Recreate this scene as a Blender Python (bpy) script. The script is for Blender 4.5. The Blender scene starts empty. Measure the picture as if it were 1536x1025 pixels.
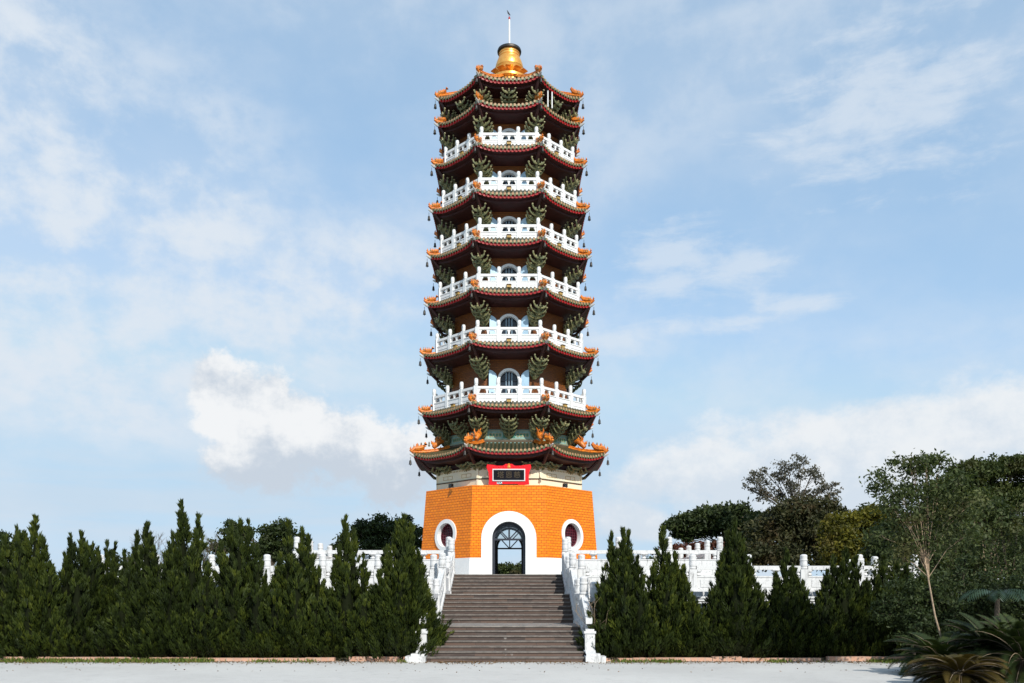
import bpy, math, random
import numpy as np
from mathutils import Vector, Matrix
from mathutils.geometry import tessellate_polygon
R_ = math.radians; PI = math.pi
random.seed(7); rng = np.random.default_rng(7)
S = bpy.context.scene; COL = S.collection

# ------------------------------------------------------------------ camera / frame numbers
CAMX, CAMD, EYE, F = 0.24, 47.7, 2.0, 1300.0      # focal length in photo pixels (1536 wide)
def P(px, py, d):                                   # where a thing seen there stands, d metres from the camera
    return Vector((CAMX+(px-770.5)*d/F, d-CAMD, EYE+(893-py)*d/F))
def X(px, d): return CAMX+(px-770.5)*d/F
def Z(py, d): return EYE+(893-py)*d/F

# ------------------------------------------------------------------ object helpers
def link(o, parent=None):
    COL.objects.link(o)
    if parent is not None: o.parent = parent
    return o
def tag(o, label=None, cat=None, group=None, kind=None):
    for k, v in (('label', label), ('category', cat), ('group', group), ('kind', kind)):
        if v: o[k] = v
    return o
def thing(name, label, cat, loc=(0,0,0), rz=0, group=None):
    o = bpy.data.objects.new(name, None); o.location = loc; o.rotation_euler = (0,0,rz); o.empty_display_size = .3
    link(o); return tag(o, label, cat, group)
def children(o, cache={}):
    return [c for c in COL.objects if c.parent == o]
class MB:
    def __init__(s): s.v=[]; s.f=[]; s.m=[]; s.uv={}; s.mats=[]
    def mi(s, mat):
        if mat not in s.mats: s.mats.append(mat)
        return s.mats.index(mat)
    def face(s, pts, mat, uvs=None):
        b=len(s.v); s.v += [tuple(p) for p in pts]; s.f.append(tuple(range(b,b+len(pts)))); s.m.append(s.mi(mat))
        if uvs: s.uv[len(s.f)-1]=uvs
    def mesh(s, vs, fs, mat):
        b=len(s.v); i=s.mi(mat); s.v += [tuple(p) for p in vs]
        for f in fs: s.f.append(tuple(b+k for k in f)); s.m.append(i)
    def box(s, c, d, mat, rz=0, M=None, taper=1):
        x,y,z=[q/2 for q in d]; vs=[]
        for dz in (-1,1):
            k = taper if dz>0 else 1
            for dx,dy in ((-1,-1),(1,-1),(1,1),(-1,1)):
                p=Vector((dx*x*k,dy*y*k,dz*z))
                if rz: p.rotate(Matrix.Rotation(rz,3,'Z'))
                p += Vector(c)
                vs.append(M@p if M else p)
        s.mesh(vs, [(3,2,1,0),(4,5,6,7),(0,1,5,4),(1,2,6,5),(2,3,7,6),(3,0,4,7)], mat)
    def hexa(s, bot, top, mat):
        s.mesh(list(bot)+list(top), [(3,2,1,0),(4,5,6,7),(0,1,5,4),(1,2,6,5),(2,3,7,6),(3,0,4,7)], mat)
    def lathe(s, prof, n, mat, c=(0,0,0), M=None, rz=0):
        vs=[]; fs=[]; k=len(prof)
        for i in range(n):
            a=2*PI*i/n+rz
            for r,z in prof:
                p=Vector((c[0]+r*math.cos(a), c[1]+r*math.sin(a), c[2]+z)); vs.append(M@p if M else p)
        for i in range(n):
            j=(i+1)%n
            for q in range(k-1): fs.append((i*k+q, j*k+q, j*k+q+1, i*k+q+1))
        if prof[0][0]>1e-4: fs.append(tuple(i*k for i in range(n))[::-1])
        if prof[-1][0]>1e-4: fs.append(tuple(i*k+k-1 for i in range(n)))
        s.mesh(vs, fs, mat)
    def tube(s, pts, rad, mat, n=6):
        pts=[Vector(p) for p in pts]; k=len(pts)
        if not hasattr(rad,'__len__'): rad=[rad]*k
        vs=[]; fs=[]
        for i,p in enumerate(pts):
            t=(pts[min(i+1,k-1)]-pts[max(i-1,0)]).normalized()
            up=Vector((0,0,1)) if abs(t.z)<.9 else Vector((1,0,0))
            a=t.cross(up).normalized(); b=a.cross(t)
            for q in range(n):
                g=2*PI*q/n; vs.append(p+(a*math.cos(g)+b*math.sin(g))*rad[i])
        for i in range(k-1):
            for q in range(n):
                r=(q+1)%n; fs.append((i*n+q,i*n+r,(i+1)*n+r,(i+1)*n+q))
        fs.append(tuple(range(n))[::-1]); fs.append(tuple((k-1)*n+q for q in range(n)))
        s.mesh(vs,fs,mat)
    def build(s, name, parent=None, smooth=0, loc=None):
        me=bpy.data.meshes.new(name); me.from_pydata(s.v,[],s.f)
        for m in s.mats: me.materials.append(m)
        me.polygons.foreach_set('material_index', s.m)
        if s.uv:
            l=me.uv_layers.new(name='UVMap')
            for fi,uvs in s.uv.items():
                for li,u in zip(me.polygons[fi].loop_indices,uvs): l.data[li].uv=u
        me.update()
        if smooth:
            me.polygons.foreach_set('use_smooth',[True]*len(s.f)); me.set_sharp_from_angle(angle=R_(smooth))
        o=bpy.data.objects.new(name,me); link(o,parent)
        if loc: o.location=loc
        return o
def quads(name, V, tint, mat, parent=None):
    n=len(V); me=bpy.data.meshes.new(name)
    me.vertices.add(4*n); me.vertices.foreach_set('co', np.ascontiguousarray(V,dtype=np.float32).ravel())
    me.loops.add(4*n); me.loops.foreach_set('vertex_index', np.arange(4*n,dtype=np.int32))
    me.polygons.add(n); me.polygons.foreach_set('loop_start', np.arange(0,4*n,4,dtype=np.int32))
    a=me.attributes.new('tint','FLOAT','FACE'); a.data.foreach_set('value', np.asarray(tint,dtype=np.float32))
    me.materials.append(mat); me.update(calc_edges=True); me.validate()
    return link(bpy.data.objects.new(name,me),parent)

# ------------------------------------------------------------------ materials
class NT:
    def __init__(s, nt): s.nt=nt
    def n(s, t, **kw):
        o=s.nt.nodes.new(t)
        for k,v in kw.items(): setattr(o,k,v)
        return o
    def l(s,a,b): s.nt.links.new(a,b)
    def math(s, op, a, b=None, c=None, clamp=False):
        o=s.n('ShaderNodeMath',operation=op,use_clamp=clamp)
        for i,x in enumerate((a,b,c)):
            if x is None: continue
            if isinstance(x,(int,float)): o.inputs[i].default_value=x
            else: s.l(x,o.inputs[i])
        return o.outputs[0]
    def mix(s, f, a, b, blend='MIX'):
        o=s.n('ShaderNodeMix',data_type='RGBA',blend_type=blend)
        for i,x in ((0,f),(6,a),(7,b)):
            if isinstance(x,(int,float)): o.inputs[i].default_value=x
            elif isinstance(x,(tuple,list)): o.inputs[i].default_value=tuple(x)[:3]+(1,)
            else: s.l(x,o.inputs[i])
        return o.outputs[2]
    def noise(s, vec, scale, detail=4, rough=.55, dist=0):
        o=s.n('ShaderNodeTexNoise'); o.inputs['Scale'].default_value=scale; o.inputs['Detail'].default_value=detail
        o.inputs['Roughness'].default_value=rough; o.inputs['Distortion'].default_value=dist
        if vec is not None: s.l(vec,o.inputs['Vector'])
        return o.outputs['Fac']
    def ss(s, x, a, b, lo=0, hi=1):
        o=s.n('ShaderNodeMapRange',interpolation_type='SMOOTHSTEP')
        s.l(x,o.inputs[0])
        for i,v in zip((1,2,3,4),(a,b,lo,hi)): o.inputs[i].default_value=v
        return o.outputs[0]
    def mapping(s, vec, scale=(1,1,1), rot=(0,0,0), loc=(0,0,0)):
        o=s.n('ShaderNodeMapping'); s.l(vec,o.inputs[0]); o.inputs['Scale'].default_value=scale
        o.inputs['Rotation'].default_value=rot; o.inputs['Location'].default_value=loc; return o.outputs[0]
    def bump(s, h, strength=.3, dist=.02):
        o=s.n('ShaderNodeBump'); o.inputs['Strength'].default_value=strength; o.inputs['Distance'].default_value=dist
        s.l(h,o.inputs['Height']); return o.outputs[0]
def newmat(name):
    m=bpy.data.materials.new(name); m.use_nodes=True; t=NT(m.node_tree); b=m.node_tree.nodes['Principled BSDF']
    return m,t,b
def coords(t, kind='Object'): return t.n('ShaderNodeTexCoord').outputs[kind]
def simple(name, c, rough=.6, var=.25, scale=3, bump=.15, bscale=None, metal=0, c2=None, spec=.5, coat=0):
    m,t,b=newmat(name); v=coords(t)
    f=t.noise(v,scale,5,.6); d=c2 or tuple(x*(1-var) for x in c)
    t.l(t.mix(t.ss(f,.35,.68),c,d),b.inputs['Base Color'])
    b.inputs['Roughness'].default_value=rough; b.inputs['Metallic'].default_value=metal; b.inputs['Specular IOR Level'].default_value=spec
    b.inputs['Coat Weight'].default_value=coat
    if bump:
        t.l(t.bump(t.noise(v,bscale or scale*6,4,.6),bump,.02),b.inputs['Normal'])
    return m
def marble(name, c=(.60,.60,.595), dirt=(.10,.10,.10), amount=.85, wet=.0):
    m,t,b=newmat(name); v=coords(t)
    st=t.noise(t.mapping(v,(5,5,.7)),1.6,6,.65)           # run-off streaks
    bl=t.noise(v,2.3,6,.62); vein=t.noise(v,9,5,.7,1.2)
    f=t.math('MULTIPLY',t.ss(st,.50,.72),t.ss(bl,.35,.65))
    f=t.math('ADD',f,t.math('MULTIPLY',t.ss(vein,.56,.68),.6),clamp=True)
    t.l(t.mix(t.math('MULTIPLY',f,amount),c,dirt),b.inputs['Base Color'])
    b.inputs['Roughness'].default_value=.55
    t.l(t.bump(t.noise(v,30,4,.6),.25,.01),b.inputs['Normal']); return m
def brickmat(name, c1, c2, mortar, w, h, ms=.012, rough=.35, kind='UV', bump=.6, grime=.0, coat=0):
    m,t,b=newmat(name); v=coords(t,kind)
    br=t.n('ShaderNodeTexBrick'); t.l(v,br.inputs['Vector'])
    for k,x in (('Color1',c1+(1,)),('Color2',c2+(1,)),('Mortar',mortar+(1,)),('Scale',1),('Mortar Size',ms),('Mortar Smooth',.3),('Bias',-.1),('Brick Width',w),('Row Height',h)):
        br.inputs[k].default_value=x
    n=t.noise(v,.9,5,.6); n2=t.noise(v,7,4,.6)
    c=t.mix(t.math('MULTIPLY',t.ss(n,.42,.72),.5),br.outputs['Color'],tuple(x*.72 for x in c1))
    c=t.mix(t.math('MULTIPLY',t.ss(n2,.5,.8),.3),c,tuple(min(1,x*1.12) for x in c2))
    if grime: c=t.mix(t.math('MULTIPLY',t.ss(t.noise(t.mapping(v,(3,.4,1)),1.2,5,.6),.52,.75),grime),c,(.12,.06,.02))
    t.l(c,b.inputs['Base Color']); b.inputs['Roughness'].default_value=rough; b.inputs['Specular IOR Level'].default_value=.3
    t.l(t.bump(t.math('SUBTRACT',1,br.outputs['Fac']),bump,.012),b.inputs['Normal']); return m
def leafmat(name, cols, trans=.25, rough=.6, patch=.0, patchcol=(0,0,0)):
    m,t,b=newmat(name); a=t.n('ShaderNodeAttribute',attribute_name='tint')
    r=t.n('ShaderNodeValToRGB'); e=r.color_ramp.elements
    for i,c in enumerate(cols):
        p=i/(len(cols)-1)
        if i<1: x=e[0]
        elif i==len(cols)-1: x=e[-1]
        else: x=e.new(p)
        x.position=p; x.color=c+(1,)
    t.l(a.outputs['Fac'],r.inputs[0]); c=r.outputs[0]
    if patch: c=t.mix(t.math('MULTIPLY',t.ss(t.noise(coords(t),.55,4,.6),.5,.68),patch),c,patchcol)
    t.l(c,b.inputs['Base Color']); b.inputs['Roughness'].default_value=rough; b.inputs['Specular IOR Level'].default_value=.25
    tr=t.n('ShaderNodeBsdfTranslucent'); t.l(t.mix(1,c,(1,1,.5),'MULTIPLY'),tr.inputs[0])
    mx=t.n('ShaderNodeMixShader'); mx.inputs[0].default_value=trans
    t.l(b.outputs[0],mx.inputs[1]); t.l(tr.outputs[0],mx.inputs[2]); t.l(mx.outputs[0],m.node_tree.nodes['Material Output'].inputs[0])
    return m

M={}
M['orange']=brickmat('orange_glazed_brick',(.88,.235,.003),(.74,.175,.002),(.36,.068,.003),.25,.135,.013,.34,'UV',.9,.15)
M['storey']=brickmat('shaded_storey_brick',(.21,.068,.012),(.15,.046,.009),(.06,.02,.006),.21,.09,.010,.45,'UV',.6,.3)  # same brick as the base, darkened to carry the shade under the eaves
M['white']=simple('white_paint',(.74,.74,.73),.5,.07,1.6,.1,20)
M['marble']=marble('weathered_marble')
M['marble_clean']=marble('balcony_marble',(.72,.72,.71),(.30,.30,.29),.38)
M['lintel']=simple('reveal_plaster',(.62,.63,.65),.6,.12,2,.1)
M['cream']=simple('cream_band',(.80,.72,.50),.5,.2,2.5,.1,c2=(.74,.68,.52))
M['ochre']=simple('ochre_paint',(.45,.28,.07),.5,.3,6,.1)
M['darkline']=simple('dark_line',(.09,.06,.03),.6,.3,6,0)
M['red']=simple('lacquer_red',(.40,.014,.012),.35,.25,7,.05)
M['rafter']=simple('rafter_red',(.33,.016,.013),.4,.35,6,.1)
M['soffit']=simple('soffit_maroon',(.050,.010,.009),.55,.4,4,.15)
M['plaque']=simple('plaque_red',(.82,.006,.014),.3,.12,3,.03)
M['black']=simple('black_lacquer_and_room_dark',(.008,.008,.012),.6,.3,8,0,spec=.15)  # plaque lacquer; also the sheets standing in for dark rooms behind doors
M['gold']=simple('gold_leaf',(.90,.46,.11),.34,.25,5,.1,metal=.6,c2=(.80,.34,.06))
M['dimgold']=simple('dim_gold',(.11,.08,.045),.45,.3,12,0,metal=.3)
M['dragon']=simple('orange_glaze',(.74,.22,.014),.4,.45,11,.5,c2=(.36,.075,.012))
M['dragongreen']=simple('green_glaze',(.05,.13,.05),.3,.4,9,.2)
M['rib']=simple('tile_rib_glaze',(.085,.060,.026),.5,.4,7,.1,c2=(.040,.044,.019))
M['pan']=simple('tile_pan_green',(.022,.033,.015),.5,.4,7,.15)
M['tileend']=simple('tile_end_cream',(.42,.28,.15),.45,.3,14,.2,c2=(.28,.13,.045))
M['drip']=simple('drip_tile_green',(.05,.11,.05),.35,.45,14,.1,c2=(.13,.12,.04))
M['bracket']=simple('bracket_green',(.20,.185,.075),.55,.4,5,.2,c2=(.095,.115,.055))
M['bracketedge']=simple('bracket_cream',(.40,.35,.18),.5,.35,8,.1)
M['frieze']=simple('frieze_teal',(.24,.42,.37),.55,.35,5,.1)
M['friezegreen']=simple('frieze_green',(.05,.20,.12),.5,.3,8,.1)
M['door']=simple('navy_door_frame',(.018,.020,.030),.35,.3,5,.05)
M['shutter']=simple('shade_blue_shutter',(.42,.60,.74),.45,.1,3,.03)  # white shutters; their shade is put into the colour as pale blue
M['bronze']=simple('dark_bronze',(.05,.045,.04),.45,.4,12,.2,metal=.6)
M['steel']=simple('pale_metal',(.62,.62,.60),.35,.2,8,.05,metal=.3)
M['lattice']=simple('maroon_lattice',(.11,.010,.022),.4,.3,7,.05)
M['bark']=simple('bark_brown',(.10,.075,.05),.85,.5,9,.6,22)
M['palebark']=simple('bark_pale',(.40,.29,.19),.75,.4,9,.5,24)
M['twig']=simple('dry_twig',(.30,.22,.14),.8,.4,12,.2)
M['inside']=simple('interior_plaster',(.30,.31,.33),.7,.1,2,.05)
M['brass']=simple('vane_dark',(.05,.05,.055),.5,.3,9,0)
def glass(name, c, trans):
    m,t,b=newmat(name); b.inputs['Base Color'].default_value=c+(1,); b.inputs['Roughness'].default_value=.06
    b.inputs['Transmission Weight'].default_value=trans; b.inputs['IOR'].default_value=1.45; return m
M['glass']=glass('dark_window_glass',(.015,.02,.03),0)
M['clear']=glass('clear_glass',(.85,.9,.92),1)
# stone steps: each slab a tint of its own
def stepmat():
    m,t,b=newmat('brown_granite_steps'); v=coords(t)
    sx=t.n('ShaderNodeSeparateXYZ'); t.l(v,sx.inputs[0]); cb=t.n('ShaderNodeCombineXYZ'); t.l(sx.outputs[0],cb.inputs[0])
    t.l(t.math('ADD',sx.outputs[2],t.math('MULTIPLY',sx.outputs[1],.02)),cb.inputs[1])
    br=t.n('ShaderNodeTexBrick'); t.l(cb.outputs[0],br.inputs[0]); br.offset=.37
    for k,x in (('Color1',(.110,.066,.047,1)),('Color2',(.044,.029,.024,1)),('Mortar',(.035,.026,.022,1)),('Scale',1),('Mortar Size',.006),('Bias',0),('Brick Width',.95),('Row Height',.1465)): br.inputs[k].default_value=x
    st=t.noise(t.mapping(v,(1.4,3,9)),1.5,6,.65); sp=t.noise(v,38,3,.7)
    c=t.mix(t.math('MULTIPLY',t.ss(st,.46,.7),.5),br.outputs[0],(.13,.10,.085))
    c=t.mix(t.math('MULTIPLY',t.ss(sp,.55,.8),.4),c,(.03,.025,.022))
    c=t.mix(t.math('MULTIPLY',t.ss(t.noise(v,2.2,5,.65),.66,.74),.5),c,(.45,.42,.38))
    t.l(c,b.inputs['Base Color']); b.inputs['Roughness'].default_value=.7
    t.l(t.bump(sp,.3,.01),b.inputs['Normal']); return m
M['step']=stepmat()
M['nosing']=simple('pale_nosing',(.17,.145,.125),.65,.4,5,.2)  # treads a little paler than the risers
M['landing']=simple('landing_stone',(.42,.41,.38),.7,.35,3,.2)
M['stairland']=simple('stair_landing',(.24,.215,.19),.7,.4,3,.2)
M['edging']=brickmat('pink_edging_brick',(.56,.34,.24),(.46,.25,.17),(.36,.32,.27),.22,.30,.012,.8,'Object',.5)
M['stonewall']=marble('stained_stone',(.72,.69,.62),(.16,.14,.12),.65)
M['beigewall']=marble('beige_stone',(.66,.58,.45),(.2,.16,.12),.4)
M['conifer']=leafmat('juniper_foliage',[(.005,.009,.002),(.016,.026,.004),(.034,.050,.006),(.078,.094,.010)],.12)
M['core']=simple('juniper_core_dark',(.008,.011,.003),.9,.4,3,.6,9,spec=.1)  # near-black fill for the solid cores added inside the conifers
M['dark']=leafmat('dark_leaves',[(.018,.028,.010),(.038,.058,.018),(.070,.092,.028)],.3,patch=.2,patchcol=(.06,.06,.02))
M['mid']=leafmat('green_leaves',[(.022,.036,.012),(.045,.07,.02),(.085,.11,.03)],.3,patch=.2,patchcol=(.12,.09,.03))
M['mid2']=leafmat('canopy_leaves',[(.024,.038,.012),(.055,.078,.022),(.11,.13,.036)],.35,patch=.25,patchcol=(.11,.08,.03))
M['brown']=leafmat('brown_leaves',[(.024,.030,.012),(.052,.056,.022),(.095,.085,.034)],.3,patch=.5,patchcol=(.11,.062,.03))
M['yellow']=leafmat('yellow_leaves',[(.05,.055,.010),(.12,.115,.012),(.21,.18,.02)],.35,patch=.5,patchcol=(.10,.07,.025))
M['grey']=leafmat('grey_leaves',[(.06,.06,.045),(.11,.105,.08),(.16,.14,.10)],.3,patch=.35,patchcol=(.10,.075,.05))
M['russet']=leafmat('russet_leaves',[(.06,.018,.012),(.12,.035,.02),(.09,.06,.03)],.25)
M['sapling']=leafmat('sapling_leaves',[(.028,.044,.016),(.060,.082,.026),(.11,.13,.045)],.38,patch=.4,patchcol=(.13,.085,.03))
M['cycad']=leafmat('shaded_cycad_fronds',[(.010,.018,.005),(.026,.042,.010),(.070,.085,.018)],.2,.6,patch=.2,patchcol=(.07,.05,.012))  # shade put into the dark tones, light end for fronds catching light
M['litcycad']=leafmat('lit_fronds',[(.022,.022,.006),(.06,.046,.010),(.13,.075,.015)],.2,.6)  # golden brown of the lit fronds put into the colour
M['palm']=leafmat('palm_blade',[(.02,.04,.022),(.035,.06,.034)],.15,.3)
M['grass']=leafmat('grass_blades',[(.06,.09,.012),(.10,.15,.02),(.20,.18,.05)],.3)

# ------------------------------------------------------------------ octagon helpers
C8=math.cos(PI/8)
def corner(R,j,z=0):
    a=-PI/2-PI/8+j*PI/4; return Vector((R*math.cos(a),R*math.sin(a),z))
def frame(k):                                        # face k: 0 looks at the camera, then counter-clockwise
    a=-PI/2+k*PI/4; n=Vector((math.cos(a),math.sin(a),0)); return n, Vector((-n.y,n.x,0))
def octprism(mb,R0,z0,R1,z1,mat,cap=True,uv=None):
    for k in range(8):
        a,b,c,d=corner(R0,k,z0),corner(R0,k+1,z0),corner(R1,k+1,z1),corner(R1,k,z1)
        w=(b-a).length/2; h=z1-z0; w1=(c-d).length/2
        mb.face([a,b,c,d],mat,[(-w+k*7.05,z0),(w+k*7.05,z0),(w1+k*7.05,z1),(-w1+k*7.05,z1)])
    if cap:
        mb.face([corner(R1,k,z1) for k in range(8)],mat); mb.face([corner(R0,k,z0) for k in range(8)][::-1],mat)
def holed(mb, outer, holes, to3, mat, uvo=(0,0)):
    polys=[outer]+holes; flat=[p for q in polys for p in q]
    tris=tessellate_polygon([[Vector((p[0],p[1],0)) for p in q] for q in polys])
    nrm0=(to3(1,0)-to3(0,0)).cross(to3(0,1)-to3(0,0))
    for t in tris:
        pts=[to3(*flat[i]) for i in t]; 
        if (pts[1]-pts[0]).cross(pts[2]-pts[0]).dot(nrm0)<0: t=t[::-1]; pts=pts[::-1]
        mb.face(pts,mat,[(flat[i][0]+uvo[0],flat[i][1]+uvo[1]) for i in t])
def arch(w,z0,zs,n=20):                               # half width, sill, springing: outline going round
    return [(w,z0)]+[(w*math.cos(PI*i/n),zs+w*math.sin(PI*i/n)) for i in range(n+1)]+[(-w,z0)]
def circ(r,zc,n=28,u=0): return [(u+r*math.cos(2*PI*i/n),zc+r*math.sin(2*PI*i/n)) for i in range(n)]
def bridge(mb, A, B, mat, close=True):
    n=len(A)
    for i in range(n if close else n-1):
        j=(i+1)%n; mb.face([A[i],A[j],B[j],B[i]],mat)

# ------------------------------------------------------------------ PAGODA
pag=thing('pagoda','tall eight-sided orange pagoda with nine tiled roofs and white balconies','pagoda')
ZP=2.93
def base_pt(k,off=0):                                # battered face: (u,z) -> point, off = metres out of the face
    n,t=frame(k)
    def f(u,z):
        q=(z-ZP)/(7.5-ZP); r=(5.13+(4.75-5.13)*q)*C8+off
        return n*r+t*u+Vector((0,0,z))
    return f
def half(z): return (5.13+(4.75-5.13)*(z-ZP)/(7.5-ZP))*math.sin(PI/8)
mb=MB(); plA=MB(); plB=MB(); inn=MB()
ZPL=3.86
for k in range(8):
    f=base_pt(k); holes=[]; a0,a1,a2=half(ZPL),half(7.5),half(ZP)
    fi=base_pt(k,-.55)
    if k in (0,4):
        A=arch(1.37,ZPL,4.82)
        out=[(-a0,ZPL),(-1.37,ZPL)]+A[::-1][1:-1]+[(1.37,ZPL),(a0,ZPL),(a1,7.5),(-a1,7.5)]
        holed(mb,out,[],f,M['orange'],(k*7.05,0))
        for s in (-1,1):
            pl=plA if (s>0)==(k==0) else plB
            g=base_pt(k,.035); q=[(s*1.37,ZP),(s*(a2+.014),ZP),(s*(a0+.014),ZPL),(s*1.37,ZPL)]
            if s<0: q=q[::-1]
            pl.face([g(*p) for p in q],M['white']); e=[g(s*1.37,ZPL),g(s*(a0+.014),ZPL),f(s*a0,ZPL),f(s*1.37,ZPL)]
            pl.face(e if s>0 else e[::-1],M['white'])
        # interior skin with the arch left open
        B=arch(.83,ZP,4.84); w=half(ZP)-.24
        holed(inn,[(-w,ZP),(-.83,ZP)]+B[::-1][1:-1]+[(.83,ZP),(w,ZP),(w-.1,7.4),(-w+.1,7.4)],[],fi,M['inside'])
    else:
        g=base_pt(k,.035); pl=plA if k<4 else plB
        H=[circ(.66,5.08)] if k in (1,7,3,5) else []
        holed(mb,[(-a0,ZPL),(a0,ZPL),(a1,7.5),(-a1,7.5)],H,f,M['orange'],(k*7.05,0))
        pl.face([g(*p) for p in [(-a2-.014,ZP),(a2+.014,ZP),(a0+.014,ZPL),(-a0-.014,ZPL)]],M['white'])
        pl.face([g(-a0-.014,ZPL),g(a0+.014,ZPL),f(a0,ZPL),f(-a0,ZPL)],M['white'])
        w=half(ZP)-.24
        holed(inn,[(-w,ZP),(w,ZP),(w-.1,7.4),(-w+.1,7.4)],H,fi,M['inside'])
mb.face([corner(4.75,k,7.5) for k in range(8)],M['orange'])
inn.face([corner(4.5,k,7.4) for k in range(8)][::-1],M['inside'])
inn.face([corner(5.05,k,ZP+.012) for k in range(8)],M['landing'])
bw=mb.build('base_wall',pag); plA.build('plinth',bw); plB.build('plinth',bw); inn.build('interior_wall',pag)
for k in (0,4):                                       # doorway: white arched surround, reveal, dark frame with fan bars
    f=base_pt(k,.06); f0=base_pt(k,-.02); fi=base_pt(k,-.56)
    d=MB(); A=arch(1.37,ZP,4.82); B=arch(.83,ZP,4.84)
    out=[f(*p) for p in A]; inr=[f(*p) for p in B]
    bridge(d,out,inr,M['white'],False); bridge(d,[f0(*p) for p in A],out,M['white'],False)
    bridge(d,inr,[fi(*p) for p in B],M['lintel'],False)
    ds=d.build('arch_surround',pag,30)
    fr=MB(); g0=base_pt(k,-.34); g1=base_pt(k,-.42); A=arch(.83,ZP,4.82); B=arch(.70,ZP,4.82)
    bridge(fr,[g0(*p) for p in A],[g0(*p) for p in B],M['door'],False); bridge(fr,[g0(*p) for p in B],[g1(*p) for p in B],M['door'],False)
    bridge(fr,[g1(*p) for p in B],[g1(*p) for p in A],M['door'],False)
    def bar(mbx,p,q,w,mat,ga=g0,gb=g1):
        dx,dz=q[0]-p[0],q[1]-p[1]; L=math.hypot(dx,dz); nx,nz=-dz/L*w,dx/L*w
        c=[(p[0]-nx,p[1]-nz),(q[0]-nx,q[1]-nz),(q[0]+nx,q[1]+nz),(p[0]+nx,p[1]+nz)]
        mbx.hexa([gb(*x) for x in c],[ga(*x) for x in c],mat)
    fo=fr.build('door_frame',pag,30)
    fb=MB(); h0=base_pt(k,-.345); h1=base_pt(k,-.415)
    bar(fb,(-.70,4.79),(.70,4.79),.045,M['door'],h0,h1)
    for a in (45,90,135): bar(fb,(.06*math.cos(R_(a)),4.83+.0*a),(.71*math.cos(R_(a)),4.82+.71*math.sin(R_(a))),.03,M['door'],base_pt(k,-.35),base_pt(k,-.41))
    fb.build('fanlight',fo)
    ga=MB(); g=base_pt(k,-.38); ga.face([g(*p) for p in arch(.70,4.83,4.83)[1:-1]],M['clear']); ga.build('pane',fo)
for k in (1,7,3,5):                                   # round windows with maroon lattice
    w=MB(); f=base_pt(k,.06); f0=base_pt(k,-.01); g=base_pt(k,-.30)
    A=circ(.82,5.08,40); B=circ(.62,5.08,40)
    bridge(w,[f(*p) for p in A],[f(*p) for p in B],M['white']); bridge(w,[f0(*p) for p in A],[f(*p) for p in A],M['white'])
    bridge(w,[f(*p) for p in B],[g(*p) for p in B],M['white'])
    wo=w.build('round_window',pag,30)
    la=MB(); ga,gb=base_pt(k,-.20),base_pt(k,-.26)
    for i in range(-4,5):
        u=i*.14; h=math.sqrt(max(0,.62**2-u*u))
        if h>.05:
            for c in (lambda a:(u,5.08+a),lambda a:(a,5.08+u)):
                p,q=c(-h),c(h); e=.014; fl=(abs(p[0]-q[0])<1e-6)
                cc=[(p[0]-e,p[1]),(p[0]+e,p[1]),(q[0]+e,q[1]),(q[0]-e,q[1])] if fl else [(p[0],p[1]-e),(q[0],q[1]-e),(q[0],q[1]+e),(p[0],p[1]+e)]
                if fl: la.hexa([gb(*x) for x in cc],[ga(*x) for x in cc],M['lattice'])
                else:
                    gc,gd=base_pt(k,-.21),base_pt(k,-.25); la.hexa([gd(*x) for x in cc],[gc(*x) for x in cc],M['lattice'])
    A=circ(.62,5.08,28); B=circ(.55,5.08,28); gr=base_pt(k,-.18)
    bridge(la,[gr(*p) for p in A],[gr(*p) for p in B],M['lattice'])
    la.build('lattice',wo)
    pa=MB(); g=base_pt(k,-.285); pa.face([g(*p) for p in circ(.62,5.08,28)],M['glass']); pa.build('pane',wo)
# cream band above the base
bd=MB(); octprism(bd,4.16,7.5,4.16,7.86,M['cream']); octprism(bd,4.20,7.862,4.20,7.915,M['darkline']); octprism(bd,4.13,7.917,4.13,8.50,M['cream'])
band=bd.build('band',pag)
pt=MB()
for k in range(8):
    n,t=frame(k); r=4.13*C8; hw=4.13*math.sin(PI/8)
    for i in range(26):
        u=-hw+.06+(2*hw-.12)*i/25
        pt.box(n*(r+.006)+t*u+Vector((0,0,8.42)),(.04,.016,.09),M['ochre'],rz=math.atan2(t.y,t.x))
    for u,w in ((-.72,.72),(.72,.72)):
        for dz in (-.09,.09): pt.box(n*(r+.005)+t*u+Vector((0,0,8.13+dz)),(w,.014,.018),M['ochre'],rz=math.atan2(t.y,t.x))
        for du in (-.36,0,.36): pt.box(n*(r+.004)+t*(u+du)+Vector((0,0,8.13)),(.018,.012,.16),M['ochre'],rz=math.atan2(t.y,t.x))
    pt.box(corner(4.135,k,8.0),(.09,.09,.98),M['cream'],rz=-PI/8+k*PI/4)
pt.build('painted_pattern',band)

# ---- roofs
TIER={1:(5.65,8.99,.34,3.45,9.82,3.40),2:(5.19,11.24,.20,4.40,11.72,3.40),3:(5.11,14.30,.22,4.22,14.80,3.28),4:(4.88,17.02,.22,4.05,17.58,3.15),
      5:(4.73,19.57,.24,3.96,20.13,3.08),6:(4.63,22.01,.26,3.87,22.60,3.00),7:(4.48,24.42,.26,3.74,24.97,2.92),8:(4.31,26.65,.26,2.95,27.30,2.85),9:(4.28,27.98,.30,.85,30.05,2.85)}
TIER={k:(v[0]-.27,v[1]+(.06 if k==1 else .13))+v[2:] for k,v in TIER.items()}
BALC={2:(4.37,11.69,12.53,12.95),3:(4.20,14.77,15.55,15.92),4:(4.03,17.56,18.30,18.68),5:(3.94,20.11,20.84,21.20),6:(3.85,22.58,23.26,23.60),7:(3.72,24.95,25.61,25.94)}
ORD={1:'lowest',2:'second',3:'third',4:'fourth',5:'fifth',6:'sixth',7:'seventh',8:'eighth',9:'topmost'}
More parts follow.
